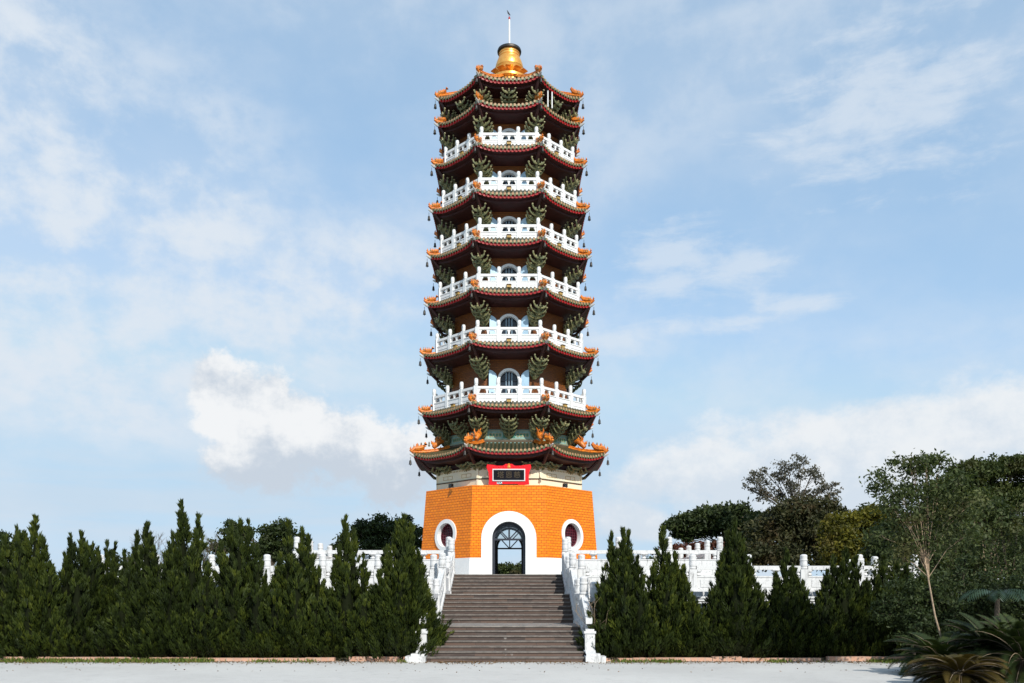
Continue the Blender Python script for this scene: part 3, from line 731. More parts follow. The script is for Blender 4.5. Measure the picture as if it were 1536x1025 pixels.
# stairs
st=thing('staircase','wide brown granite stairs climbing to the pagoda doorway','stairs',(0,YB(26.0),0))
flights=[(26.0,28.6,0,1.0,7),(31.2,34.0,1.0,2.05,7),(36.5,39.0,2.05,ZP,6)]
for (d0,d1,z0,z1,n) in flights:
    for q in range(n):
        h=(z1-z0)/n; tr=(d1-d0)/n; y0=d0-26.0+q*tr; zz=z0+h*(q+1)
        end=d1-26.0 + (2.6 if d1<30 else 2.5 if d1<35 else .55) if q==n-1 else y0+tr+.03
        m=MB(); m.box((0,(y0+end)/2,(zz+z0-.2)/2-.02),(2*SW,end-y0,zz-z0+.2-.04),M['step'])
        so=m.build('step' if q<n-1 else 'landing',st)
        c=MB(); c.box((0,(y0-.03+end)/2,zz-.021),(2*SW+.004*((q%2)),end-y0+.03,.042),M['nosing'] if q<n-1 else M['stairland'])
        c.build('tread',so)
# stair balustrades
for s,nm in ((-1,'left'),(1,'right')):
    root=thing('stair_balustrade','weathered white stone balustrade down the %s side of the stairs'%nm,'balustrade',(s*2.56,YB(26.0),0),0,'stair balustrades')
    for fi,(d0,d1,z0,z1,n) in enumerate(flights):
        ya,yb=d0-26.0,d1-26.0; tr=(d1-d0)/n; land={0:31.2,1:36.5,2:39.4}[fi]-26.0
        def sl(y): return z0+(z1-z0)*(y-ya)/(yb-ya)
        m=MB()                                            # cheek stringer
        def bar(y0,y1,lo,hi,w,mat,off=0,mm=None):
            mm=mm or m
            mm.hexa([(off-w/2,y0,lo(y0)),(off+w/2,y0,lo(y0)),(off+w/2,y1,lo(y1)),(off-w/2,y1,lo(y1))],[(off-w/2,y0,hi(y0)),(off+w/2,y0,hi(y0)),(off+w/2,y1,hi(y1)),(off-w/2,y1,hi(y1))],mat)
        if fi==0: bar(ya-.10,yb,lambda y:-.1,lambda y:sl(max(y,ya))+.20,.30,M['marble'])
        else: bar(ya,yb,lambda y:z0-.05,lambda y:sl(y)+.20,.30,M['marble'])
        bar(yb,land,lambda y:z0-.05,lambda y:z1+.14,.30,M['marble'])
        m.build('stringer',root)
        pn=MB(); rl=MB()
        a,b=(ya+.66,yb-.05) if fi==0 else (ya+.15,yb-.12)
        bar(a,b,lambda y:sl(y)+.18,lambda y:sl(y)+.66,.15,M['marble'],0,pn)
        bar(a+.25,b-.25,lambda y:sl(y)+.30,lambda y:sl(y)+.54,.19,M['marble'],0,pn)
        for q in range(3):
            y=a+(b-a)*(q+.5)/3; pn.lathe([(.06,-.06),(.10,.0),(.06,.09),(.11,.15),(.11,.24)],8,M['marble'],(0,y,sl(y)+.66))
        bar(a,b,lambda y:sl(y)+.86,lambda y:sl(y)+1.02,.20,M['marble'],0,rl)
        if fi<2:
            bar(yb+.12,land-.05,lambda y:z1+.12,lambda y:z1+.66,.15,M['marble'],0,pn); bar(yb+.12,land-.05,lambda y:z1+.90,lambda y:z1+1.06,.20,M['marble'],0,rl)
            pn.lathe([(.06,-.04),(.10,.0),(.06,.12),(.11,.17),(.11,.26)],8,M['marble'],(0,(yb+land)/2,z1+.66))
        if fi==0:                                          # low end pillar the rail runs down into
            q=MB(); y=ya+.50; q.box((0,y,.42),(.30,.34,.84),M['marble']); q.box((0,y,.87),(.36,.40,.07),M['marble']); q.box((0,y,.935),(.26,.30,.06),M['marble']); q.box((0,y,.30),(.35,.39,.06),M['marble']); q.build('end_pillar',root)
        pn.build('panel',root,30); rl.build('rail',root)
        for y,zz in ((yb,z1),)+(((ya,z0),) if fi>0 else ()):
            q=MB(); post_mesh(q,0,y,zz+.02 if y==yb else zz,1.60,.30); q.build('post',root,35)
    q=MB(); q.box((s*.12,.02,.09),(.60,.66,.18),M['marble']); q.box((s*.06,.10,.21),(.42,.46,.07),M['marble']); q.build('base_stone',root)

# ------------------------------------------------------------------ ground
def v_y(t,v):
    x=t.n('ShaderNodeSeparateXYZ'); t.l(v,x.inputs[0]); return x.outputs[1]
def groundmat():
    m,t,b=newmat('pale_concrete'); v=coords(t)
    a=t.noise(v,.18,5,.6); b2=t.noise(v,2.5,6,.65); c2=t.noise(v,55,3,.7)
    c=t.mix(t.ss(a,.35,.7),(.535,.52,.49),(.45,.435,.41)); c=t.mix(t.math('MULTIPLY',t.ss(b2,.5,.75),.4),c,(.31,.30,.285))
    c=t.mix(t.math('MULTIPLY',t.ss(c2,.50,.72),.55),c,(.27,.255,.23)); c=t.mix(t.math('MULTIPLY',t.ss(t.noise(v,16,4,.65),.58,.70),.35),c,(.30,.28,.25)); c=t.mix(t.math('MULTIPLY',t.ss(v_y(t,v),26.35-47.7-1.6,26.35-47.7),t.ss(t.noise(v,1.6,5,.65),.42,.62,0,.6)),c,(.24,.19,.13)); c=t.mix(t.math('MULTIPLY',t.ss(t.noise(t.mapping(v,(.5,2.2,1)),1.1,6,.7),.64,.72),.35),c,(.36,.34,.30))
    t.l(c,b.inputs['Base Color']); b.inputs['Roughness'].default_value=.85; t.l(t.bump(c2,.5,.01),b.inputs['Normal']); return m
def soilmat():
    m,t,b=newmat('soil'); v=coords(t); c=t.mix(t.ss(t.noise(v,1.3,6,.65),.4,.65),(.10,.07,.045),(.055,.05,.025))
    t.l(c,b.inputs['Base Color']); b.inputs['Roughness'].default_value=.95; t.l(t.bump(t.noise(v,14,5,.7),.8,.03),b.inputs['Normal']); return m
def farmat():
    m,t,b=newmat('park_lawn'); v=coords(t); c=t.mix(t.ss(t.noise(v,.08,6,.6),.4,.65),(.06,.08,.025),(.10,.095,.04))
    t.l(c,b.inputs['Base Color']); b.inputs['Roughness'].default_value=.95; return m
M['ground']=groundmat(); M['soil']=soilmat(); M['lawn']=farmat()
m=MB(); m.face([(-600,-70,-.012),(600,-70,-.012),(600,900,-.012),(-600,900,-.012)],M['lawn']); tag(m.build('ground'),kind='structure')
m=MB(); m.face([(-45,-66,0),(45,-66,0),(45,YB(26.35),0),(-45,YB(26.35),0)],M['ground']); tag(m.build('plaza'),kind='structure')
for s in (-1,1):
    x0,x1=sorted((s*2.95,s*40)); m=MB(); m.box(((x0+x1)/2,YB(27.7),.03),(x1-x0,2.4,.10),M['soil']); tag(m.build('planting_bed'),kind='structure')
    root=thing('brick_edging','low pink brick edging of the planting bed, %s of the stairs'%('left' if s<0 else 'right'),'edging',(s*2.95,YB(26.32),0),0,'brick edging along the bed')
    m=MB(); x=0
    while x<24:
        L=random.choice((.9,1.3,1.8,2.4)); h=random.uniform(.10,.15); m.box((s*(x+L/2),random.uniform(-.02,.02),h/2-.01),(L-.012,.22,h),M['edging']); x+=L+(random.uniform(.1,.5) if random.random()<.2 else 0)
    m.build('brick_course',root)
# grass and litter along the edging
n=16000; side=rng.random(n)<.52; x=np.where(side,-2.9-22*rng.random(n)**1.2,2.9+14.5*rng.random(n))
clump=np.sin(x*1.7)+np.sin(x*.53+1)+np.sin(x*4.1)*.6
keep=(clump+rng.normal(0,.5,n)+np.where(x<-9,1.0,0))>.5; x=x[keep]; n=len(x)
y=YB(26.05)-np.abs(rng.normal(0,.28,n)); h=.03+.07*rng.random(n)+np.where(x<-8,.03,0)
def blades(base,dirv,length,width):
    side=np.cross(dirv,rng.normal(size=dirv.shape)); side/=np.linalg.norm(side,axis=1,keepdims=True)+1e-9
    l=length[:,None]; w=width[:,None]; mid=base+dirv*l*.42
    return np.stack([base,mid+side*w,base+dirv*l,mid-side*w],1)
dv=np.stack([rng.normal(0,.5,n),rng.normal(0,.5,n),np.ones(n)],1); dv/=np.linalg.norm(dv,axis=1,keepdims=True)
tag(quads('grass',blades(np.stack([x,y,np.zeros(n)],1),dv,h*1.4,np.full(n,.016)),rng.random(n),M['grass']),'short weedy grass along the foot of the brick edging','grass',None,'stuff')

n=5200; x=np.where(rng.random(n)<.55,-22*rng.random(n)-.5,14*rng.random(n)-2); y=YB(26.1)-np.abs(rng.normal(0,.45,n)); far=rng.random(n)<.05; y=np.where(far,y-3.5*rng.random(n),y)
dv=np.stack([rng.normal(0,1,n),rng.normal(0,1,n),rng.normal(.15,.15,n)],1); dv/=np.linalg.norm(dv,axis=1,keepdims=True)
M['litter']=leafmat('dry_leaves',[(.05,.03,.015),(.12,.07,.03),(.22,.13,.06)],.1)
tag(quads('leaf_litter',blades(np.stack([x,y,np.full(n,.012)],1),dv,.03+.05*rng.random(n),np.full(n,.014)),rng.random(n),M['litter']),'dry brown leaf litter scattered along the edging and plaza','leaf litter',None,'stuff')

# ------------------------------------------------------------------ vegetation
def unit(a): return a/(np.linalg.norm(a,axis=1,keepdims=True)+1e-9)
def conifer(label,d,spires,group='conifers planted before the terrace wall',dens=15,name='conifer_tree'):
    """spires: (photo x, photo y of the tip, radius, depth offset, bulge)"""
    d0=d; sx=[X(s[0],d0+s[3]) for s in spires]; cx=sum(sx)/len(sx)
    root=thing(name,label,'tree',(cx,YB(d0),.05),0,group)
    VV=[];TT=[]; core=MB(); tone=rng.normal(0,.07)+(.10 if 'shrub' in name else 0)
    for (px,py,r0,dd,bul),xx in zip(spires,sx):
        main=(py<862); r0=r0*(1.75 if main else 1.4); dep=d0+dd; h=max(.4,Z(py,dep)-.05); ox=xx-cx; oy=dd
        prof=lambda t: r0*np.minimum(1,(t/.10+.25)**.6)*np.power(np.clip(1-t,0,1),bul+(.42 if main else .25))
        nc=int(dens*2.5*r0*h*1.0)+30
        t=1-np.sqrt(1-rng.random(nc)*.985); t[:int(nc*.12)]=.75+.24*rng.random(int(nc*.12))
        ang=rng.random(nc)*2*PI
        lump=1+.16*np.sin(ang*3+t*9+r0*7)+.12*np.sin(ang*5-t*17)
        rr=prof(t)*lump*(.72+.28*rng.random(nc))
        pos=np.stack([ox+rr*np.cos(ang),oy+rr*np.sin(ang),t*h],1)
        outw=np.stack([np.cos(ang),np.sin(ang),np.zeros(nc)],1)
        ax=unit(outw*(.16+.55*(1-t))[:,None]+np.array([0,0,1.0])+rng.normal(0,.13,(nc,3)))
        L=(.09+.52*(1-t)**.9)*(.65+.75*rng.random(nc))*min(1.15,.55+h*.14)
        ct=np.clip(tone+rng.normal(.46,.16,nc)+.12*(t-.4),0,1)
        K=52
        a=rng.random((nc,K))**.8; env=.24*(L[:,None])*np.power(1-a,.75)*np.sqrt(a+.2)
        rd=rng.normal(size=(nc,K,3)); rd/=np.linalg.norm(rd,axis=2,keepdims=True)
        b=pos[:,None,:]+ax[:,None,:]*(a*L[:,None])[:,:,None]+rd*env[:,:,None]-ax[:,None,:]*(L*.35)[:,None,None]
        dv=ax[:,None,:]+rd*.30; dv/=np.linalg.norm(dv,axis=2,keepdims=True)
        N=nc*K; ln=(.09+.11*rng.random(N))*(.8+.2*min(1.5,h/3)); 
        VV.append(blades(b.reshape(-1,3),dv.reshape(-1,3),ln,np.full(N,.012)+.009*rng.random(N)))
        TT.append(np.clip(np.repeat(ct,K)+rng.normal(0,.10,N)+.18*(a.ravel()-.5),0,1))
        # leader
        N=110; zz=h+.06-(.10*h+.25)*rng.random(N)**1.2; b=np.stack([ox+rng.normal(0,.010,N),oy+rng.normal(0,.010,N),zz-.10],1)
        dv=unit(np.stack([rng.normal(0,.10,N),rng.normal(0,.10,N),np.ones(N)],1)); VV.append(blades(b,dv,np.full(N,.16),np.full(N,.012))); TT.append(np.full(N,.55))
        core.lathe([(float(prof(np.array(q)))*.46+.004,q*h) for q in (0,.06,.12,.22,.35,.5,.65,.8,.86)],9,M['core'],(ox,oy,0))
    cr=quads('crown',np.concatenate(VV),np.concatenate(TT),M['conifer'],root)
    core.build('filler_core',cr,60)  # solid core added so light and walls don't show through the foliage
    tr=MB()
    for (px,py,r0,dd,bul),xx in list(zip(spires,sx))[:1]: hh=.42*(Z(py,d0+dd)-.05); tr.tube([(xx-cx,dd,-.1),(xx-cx,dd,hh*.5),(xx-cx,dd,hh)],[.09,.06,.02],M['bark'],7)
    tr.build('trunk',root,40)
CT=[ # label, depth, tips: (x, y, radius, depth offset, bulge)
 ('dark conifer with several tips at the far left edge of the row',27.6,[(8,808,.75,0,.9),(-18,800,.8,.2,.9),(30,798,.5,-.1,.9),(15,905,.6,-.6,.6),(-5,935,.55,-.9,.5)]),
 ('tall conifer with paired spires, second in from the left edge',27.7,[(53,778,.62,0,.95),(64,806,.55,-.2,.9),(36,800,.5,.1,.9),(26,792,.42,.2,1),(75,845,.6,-.4,.8),(45,900,.7,-.8,.6),(85,930,.6,-.9,.5),(50,948,.55,-1.1,.5)]),
 ('lower conifer with many short tips, left of the white post gap',28.0,[(107,806,.5,0,.95),(122,802,.48,.1,1),(131,814,.42,0,1),(139,815,.4,.1,1),(98,835,.5,-.2,.8),(116,860,.6,-.5,.8),(100,910,.65,-.8,.6),(125,940,.5,-1.0,.5)]),
 ('small thin tipped conifer just left of the white post gap',28.2,[(148,822,.36,.2,1),(161,816,.36,.2,1),(172,817,.36,.2,1),(186,830,.34,.2,1),(150,868,.42,0,.8),(190,850,.42,.1,.8)]),
 ('conifer with twin pointed spires right of the white post gap',27.7,[(221,786,.70,0,.95),(206,803,.55,.1,.95),(232,822,.5,-.2,.9),(196,842,.5,-.2,.8),(182,905,.55,-.6,.6),(215,880,.65,-.5,.7),(240,918,.62,-.9,.6)]),
 ('tallest conifer of the row, with a steep central spire',27.6,[(273,757,.85,0,1.0),(297,776,.55,.1,1),(258,805,.6,-.2,.9),(288,815,.6,-.3,.85),(312,850,.5,-.2,.8),(262,860,.7,-.6,.7),(300,885,.65,-.8,.6)]),
 ('bushy conifer with three close tips in the middle of the left row',27.7,[(360,784,.66,0,.95),(347,786,.55,.1,1),(373,785,.52,.1,1),(333,815,.5,0,.9),(386,822,.48,-.1,.9),(352,850,.65,-.5,.75),(385,880,.55,-.7,.6),(325,885,.55,-.7,.6)]),
 ('tall conifer with a split top near the lone white post',27.7,[(432,785,.55,0,1),(453,797,.55,.1,1),(463,806,.5,.1,1),(420,835,.55,-.1,.85),(478,850,.48,-.1,.8),(445,850,.65,-.5,.75),(415,880,.6,-.7,.6),(470,900,.6,-.8,.55),(399,858,.3,-.2,.9)]),
 ('slender conifer with a long spire left of the tree beside the stairs',27.6,[(518,778,.55,0,1),(530,798,.55,.1,1),(508,822,.5,-.1,.9),(545,835,.48,-.1,.85),(520,850,.65,-.5,.75),(495,885,.6,-.7,.6),(545,895,.6,-.8,.55)]),
 ('broad tall conifer beside the left stair balustrade',27.3,[(606,776,.66,0,.9),(596,787,.62,.1,.9),(617,790,.6,.1,.9),(580,822,.6,-.1,.85),(628,830,.50,.0,.8),(600,845,.8,-.4,.75),(570,860,.6,-.3,.7),(637,878,.36,0,.7),(590,915,.62,-.7,.55)]),
 ('small young conifer at the left foot of the stairs',26.75,[(621,928,.26,0,.8),(610,955,.24,-.05,.6),(633,946,.18,-.1,.6),(626,960,.22,-.2,.5),(616,970,.24,-.2,.5)]),
 ('rounded low conifer shrub before the row, left of centre',26.9,[(232,925,.55,0,.55),(208,955,.5,.1,.5),(258,948,.5,0,.5),(228,962,.55,-.15,.45),(275,960,.4,.1,.5)]),
 ('low conifer shrub before the bushy conifer',26.9,[(345,935,.5,0,.55),(325,955,.42,.1,.5),(365,945,.4,.1,.5),(308,942,.45,.1,.5)]),
 ('spreading low conifer shrub near the young conifer',26.9,[(410,945,.5,0,.5),(432,930,.42,.1,.55),(392,962,.4,0,.5),(448,952,.4,0,.5)]),
 ('low conifer shrub before the slender conifer, left of the stairs',26.9,[(505,950,.5,.1,.5),(530,962,.36,0,.5),(555,945,.42,.1,.5)]),
 ('ground hugging conifer shrub at the left end of the brick edging',26.95,[(20,945,.6,0,.5),(75,950,.55,.1,.5),(120,955,.5,.1,.5),(160,945,.5,.2,.5),(-20,955,.5,0,.5)]),
 ('tall conifer with three spires right of the stairs',27.3,[(935,796,.56,0,.9),(917,803,.48,.1,.95),(943,801,.46,.1,.95),(925,830,.62,-.1,.8),(957,838,.5,-.1,.85),(938,850,.72,-.4,.75),(905,880,.52,-.3,.65),(960,890,.55,-.6,.6)]),
 ('slim pointed conifer before the corner of the upper terrace',27.5,[(994,792,.52,0,1.05),(1003,835,.52,-.1,.9),(1012,832,.42,0,.95),(980,850,.5,-.2,.85),(1025,850,.48,-.1,.8),(1000,870,.7,-.4,.7),(1035,895,.55,-.5,.6),(975,905,.5,-.6,.6)]),
 ('tallest conifer right of the stairs, with a narrow spire',27.4,[(1103,780,.62,0,.95),(1091,803,.52,.1,.95),(1114,810,.5,.1,.95),(1083,835,.52,-.1,.85),(1125,840,.5,-.1,.85),(1105,850,.75,-.4,.7),(1072,885,.5,-.4,.6),(1135,880,.52,-.4,.65)]),
 ('shorter conifer between the two low white post gaps',27.5,[(1179,824,.56,0,.95),(1190,850,.5,-.1,.9),(1165,860,.5,-.1,.85),(1205,875,.5,-.2,.75),(1180,880,.7,-.4,.65),(1225,900,.5,-.4,.6)]),
 ('dark round topped conifer before the last white post',27.8,[(1268,826,.52,0,.7),(1250,836,.5,.1,.65),(1240,858,.45,-.1,.7),(1285,838,.5,-.1,.7),(1265,868,.7,-.3,.65),(1300,870,.5,-.2,.7),(1240,895,.6,-.5,.6)]),
 ('bright green conifer at the right end of the row',27.7,[(1325,838,.55,0,.8),(1345,845,.5,.1,.8),(1312,862,.5,-.1,.75),(1360,850,.6,.2,.75),(1330,880,.7,-.4,.65),(1385,860,.6,.3,.8),(1420,875,.7,.4,.7),(1470,880,.8,.6,.7),(1520,870,.8,.6,.7)]),
 ('low conifer shrub at the right foot of the stairs',26.8,[(905,945,.42,0,.55),(930,940,.42,.1,.55),(955,955,.36,.1,.5),(895,965,.28,-.1,.5)]),
 ('low conifer shrub between the slim and the tallest conifer',26.9,[(1000,925,.5,.1,.6),(1040,898,.46,.1,.7),(1020,950,.42,0,.5),(982,958,.36,0,.5),(1062,925,.4,.1,.6)]),
 ('low conifer shrub under the shorter conifer',26.95,[(1130,945,.45,.1,.5),(1158,940,.42,.1,.55),(1185,945,.5,.1,.5),(1215,952,.42,.1,.5)]),
 ('low conifer shrub at the foot of the dark round topped conifer',26.95,[(1255,935,.5,.1,.55),(1280,948,.42,.1,.5),(1305,945,.5,.1,.55),(1330,935,.4,.1,.55)]),
]
for lab,d,sp in CT: conifer(lab,d,sp, name='conifer_shrub' if 'shrub' in lab else 'conifer_tree')

def leaves(c,rad,n,size,flat=.35,spread=1):
    n=int(n*2.1); size*=.72
    """n leaf quads scattered in sub-clumps through an ellipsoid"""
    k=max(3,n//(45 if spread==1 else 22)); u=rng.normal(size=(k,3)); u/=np.linalg.norm(u,axis=1,keepdims=True); u*=(rng.random((k,1))**.45)
    u[:,2]=np.where(u[:,2]<-.4,u[:,2]*.5,u[:,2])
    sub=np.array(c)+u*np.array(rad); i=rng.integers(0,k,n); sg=(min(rad)*.17+size*.6)*spread
    p=sub[i]+rng.normal(size=(n,3))*np.array([sg*1.2,sg*1.2,sg*.75])
    nn=unit(rng.normal(size=(n,3))*np.array([1,1,1-flat])+np.array([0,0,flat*1.6])); a=unit(np.cross(nn,rng.normal(size=(n,3)))); b=np.cross(nn,a)
    s=(size*(.6+.8*rng.random(n)))[:,None]
    V=np.stack([p-a*s,p+b*s*.45,p+a*s,p-b*s*.45],1)
    ti=np.clip(.42+.28*rng.normal(size=k)[i]*.7+rng.normal(0,.16,n),0,1)
    return V,ti,sub
def broadleaf(name,label,base,trunk_top,clumps,leaf,size,mat,bark='bark',tr=.22,dens=1.0,cat='tree',group='trees behind the terrace',twigs=True,spread=1):
    """clumps: (centre, radii, leaf count) in metres"""
    base=Vector(base); root=thing(name,label,cat,base,0,group); w=MB(); VV=[];TT=[]
    tt=Vector(trunk_top)-base
    mid=tt*.5+Vector((random.uniform(-.15,.15),random.uniform(-.15,.15),0)); w.tube([(0,0,-.1),mid,tt],[tr,tr*.75,tr*.55],M[bark],8)
    for c,rad,n in clumps:
        c=Vector(c)-base; V,t,sub=leaves(c,rad,int(n*dens),size,spread=spread); VV.append(V);TT.append(t)
        st=tt*random.uniform(.82,1.0); m1=st.lerp(c,.5)+Vector((0,0,abs(c.z-st.z)*.12)); e=c-Vector((0,0,rad[2]*.3))
        w.tube([st,m1,e],[tr*.30,tr*.2,tr*.09],M[bark],6)
        if twigs:
            for q in sub[:14]:
                q=Vector(q); s0=m1.lerp(e,random.uniform(.4,1)); w.tube([s0,s0.lerp(q,.55)+Vector((0,0,.05)),q],[tr*.10,tr*.07,tr*.03],M[bark],4)
    w.build('trunk',root,50); quads('crown',np.concatenate(VV),np.concatenate(TT),mat,root); return root
def px_tree(name,label,d,trunkpx,toppx,clumps,size,mat,**kw):
    """clumps in photo px at depth d: (x, y, rx, ry, count)"""
    b=P(trunkpx,893,d); b.z=0; t=P(toppx[0],toppx[1],d); k=d/F; cl=[]
    for x,y,rx,ry,n in clumps:
        c=P(x,y,d); c.y+=random.uniform(-1,1)*rx*k*.5; cl.append((c,(rx*k,rx*k*.8,ry*k*1.3),n))
        for _ in range(2):
            o=Vector((random.uniform(-1,1)*rx*k*1.1,random.uniform(-1,1)*rx*k*.6,random.uniform(-.6,1.1)*ry*k*1.2)); cl.append((c+o,(rx*k*.42,rx*k*.4,ry*k*.5),n*.22))
    return broadleaf(name,label,b,t,cl,None,size,mat,**kw)
# behind the right terrace
px_tree('spreading_tree','flat topped dark tree spreading behind the upper right balustrade',80,1090,(1085,815),[(1015,788,22,8,500),(1040,780,26,8,650),(1068,771,28,8,750),(1100,768,30,9,800),(1050,797,24,9,600),(1085,790,34,12,1100),(1120,790,30,14,1000),(1030,803,18,9,450),(1110,812,34,18,1100)],.26,M['dark'])
px_tree('thin_tree','tall thin grey leaved tree with sky showing through its crown',74,1190,(1195,770),[(1128,728,15,13,190),(1150,718,17,15,210),(1172,712,18,16,230),(1200,700,20,13,260),(1215,712,18,14,220),(1235,728,18,16,220),(1182,735,20,14,230),(1160,742,16,12,170),(1213,740,20,13,200),(1145,745,14,11,130),(1247,748,13,10,110)],.17,M['grey'],tr=.20,dens=.62)
px_tree('leafy_tree','brownish green dense tree draped in dry vines',70,1200,(1195,810),[(1190,775,38,22,1500),(1225,768,26,18,900),(1155,795,34,20,1200),(1215,805,40,26,1700),(1170,830,40,24,1500),(1235,835,34,26,1300),(1140,835,30,24,1100),(1250,760,9,8,120),(1262,768,6,6,60)],.22,M['brown'])
px_tree('leafy_tree','yellow green tree behind the dark round topped conifer',62,1290,(1288,810),[(1262,792,26,16,1000),(1290,780,24,14,900),(1320,780,26,16,1000),(1275,815,34,20,1300),(1320,812,34,22,1300),(1250,830,24,22,800),(1300,845,40,24,1400)],.19,M['yellow'])
px_tree('round_tree','small dark round tree top peeking over the yellow green tree',76,1297,(1297,790),[(1297,772,14,11,420),(1285,779,10,8,220),(1310,779,11,8,240)],.22,M['dark'])
px_tree('spreading_tree','large dark green umbrella shaped tree in the right background',58,1480,(1475,800),[(1425,735,34,16,1400),(1455,712,36,14,1500),(1490,704,40,13,1700),(1530,702,42,13,1800),(1565,712,36,16,1200),(1445,755,40,18,1500),(1500,740,46,18,1900),(1540,750,40,22,1700),(1410,770,34,18,1200),(1470,790,50,22,1900),(1530,800,44,26,1700),(1400,800,36,24,1400)],.17,M['mid2'],tr=.3)
px_tree('leafy_tree','dark green leafy tree filling the space behind the leaning tree',40,1360,(1360,835),[(1345,805,28,22,1300),(1380,820,30,24,1400),(1340,850,34,24,1500),(1395,860,36,26,1500),(1440,850,36,28,1500),(1320,825,20,18,700)],.14,M['dark'])
px_tree('leafy_shrub','pale stemmed shrub with spreading bare branches at the right',31,1483,(1480,880),[(1450,812,26,18,500),(1480,790,30,16,500),(1515,800,30,20,560),(1440,840,24,14,320),(1530,830,26,18,420),(1500,770,34,16,520),(1465,770,22,12,300)],.10,M['sapling'],bark='palebark',tr=.055,cat='shrub')
# slim leaning tree in front
d=22.5; ba=P(1428,1003,d); ba.z=0; tp=P(1387,838,d)
k=d/F; cl=[(1322,712,9,8,70),(1352,690,8,8,60),(1330,760,16,12,160),(1435,720,14,10,110),(1450,752,16,12,150),(1370,700,8,10,70),(1405,688,9,7,60),(1318,800,12,10,110),(1345,745,16,15,200),(1362,705,15,13,180),(1395,700,18,13,200),(1330,725,12,12,110),(1375,740,22,17,320),(1410,735,20,18,300),(1352,775,22,14,260),(1390,775,28,16,380),(1425,770,24,18,330),(1365,810,24,14,300),(1405,812,26,18,340),(1440,800,18,18,230),(1345,832,16,10,130),(1385,690,10,7,60),(1318,735,7,9,50),(1412,690,12,8,80)]
broadleaf('slim_tree','slim leaning tree with a bare pale trunk and airy crown, right foreground',ba,tp,[(P(x,y,d)+Vector((0,random.uniform(-.3,.3),0)),(rx*k*1.1,rx*k*1.1,ry*k*1.15),n) for x,y,rx,ry,n in cl],None,.075,M['sapling'],bark='palebark',tr=.032,dens=1.0,spread=1.8,group='trees beside the plaza')
# left background
px_tree('leafy_tree','dark tree behind the lone white post on the left',66,410,(408,835),[(405,805,14,12,380),(425,798,16,12,450),(440,812,14,12,350),(395,825,18,14,520),(425,828,20,14,600),(345,795,14,9,300),(360,803,18,12,420),(330,822,16,12,400)],.2,M['dark'])
px_tree('leafy_tree','dark leafy tree rising behind the upper left balustrade',66,575,(575,835),[(525,812,16,14,450),(548,800,18,14,550),(572,792,20,13,620),(595,795,18,14,550),(618,800,16,14,450),(560,822,26,16,850),(600,822,26,16,850),(505,825,12,8,200)],.2,M['dark'])
px_tree('leafy_tree','round dark tree at the far left edge of the scene',60,0,(0,850),[(-8,812,16,9,450),(8,820,12,9,300),(-15,835,26,16,700)],.2,M['dark'])
# bare tree
def bare(label,d,px,py,spread,top,name='bare_tree'):
    b=P(px,893,d); b.z=0; root=thing(name,label,'tree',b,0,'trees behind the terrace'); w=MB(); k=d/F
    def grow(p,dirv,L,r,lev):
        e=p+dirv*L; w.tube([p,(p+e)/2+Vector((random.uniform(-.05,.05)*L,random.uniform(-.05,.05)*L,0)),e],[r,r*.85,r*.65],M['bark'],5 if lev<2 else 3)
        if lev<6:
            for _ in range(3):
                q=(dirv+Vector((random.uniform(-1,1),random.uniform(-1,1),random.uniform(-.3,.6)))*.62).normalized(); grow(p+dirv*L*random.uniform(.6,1),q,L*random.uniform(.6,.8),r*.6,lev+1)
    H=Z(top,d); [grow(Vector((o_,0,0)),Vector((o_*.15,0,1)),H*.36,.09,1) for o_ in (-1.6,-.6,.5,1.5)]; w.build('trunk',root,50)
random.seed(5); bare('leafless tree with fine grey twigs behind the tallest conifer',62,272,830,40,795)
# bushes seen past the terrace and through the doorway
px_tree('leafy_shrub','red brown shrubs behind the upper right balustrade',64,1035,(1035,870),[(1020,826,18,9,600),(1045,824,18,9,600),(1065,832,16,12,500),(1010,840,20,14,600)],.16,M['russet'],tr=.08,cat='shrub',group='shrubs behind the terrace')
px_tree('leafy_shrub','olive green shrub seen through the open doorway',66,752,(752,880),[(745,858,10,9,500),(760,856,10,9,500),(735,862,10,9,400),(775,855,9,8,350),(782,865,9,9,300)],.15,M['mid'],tr=.06,cat='shrub',group='shrubs behind the terrace')
px_tree('leafy_shrub','russet shrub at the right of the doorway view',62,786,(786,880),[(772,864,6,6,200),(790,862,8,9,300),(805,860,10,10,300)],.14,M['brown'],tr=.06,cat='shrub',group='shrubs behind the terrace')
for px,lab in ((1490,'dark bush filling the gap under the umbrella shaped tree'),(1560,'dark bush at the far right edge of the scene'),(180,'hedge bush behind the left end of the terraces'),(480,'hedge bush behind the upper left balustrade corner'),(960,'hedge bush behind the pagoda on its right side'),(1400,'dark hedge bush behind the right end of the terraces')):
    e=-34 if px>1410 else 0
    px_tree('leafy_shrub',lab,46 if e else 70,px,(px,885),[(px-40,868+e,34,18-e*.6,900),(px,862+e,38,22-e*.6,1100),(px+40,868+e,34,18-e*.6,900)],.2,M['dark'],tr=.1,cat='shrub',group='shrubs behind the terrace')
for px,py,dd,lab in ((1375,905,25.5,'dark leafy shrub behind the trunk of the leaning tree'),(1450,905,25.8,'dark leafy shrub behind the large cycad'),(1520,900,25.2,'dark leafy shrub at the right edge behind the cycads')):
    px_tree('leafy_shrub',lab,dd,px,(px,940),[(px-28,py+8,30,34,700),(px+18,py-12,32,34,800),(px+5,py+40,40,34,900),(px+34,py+20,28,34,600)],.075,M['dark'],tr=.05,cat='shrub',group='shrubs beside the plaza')
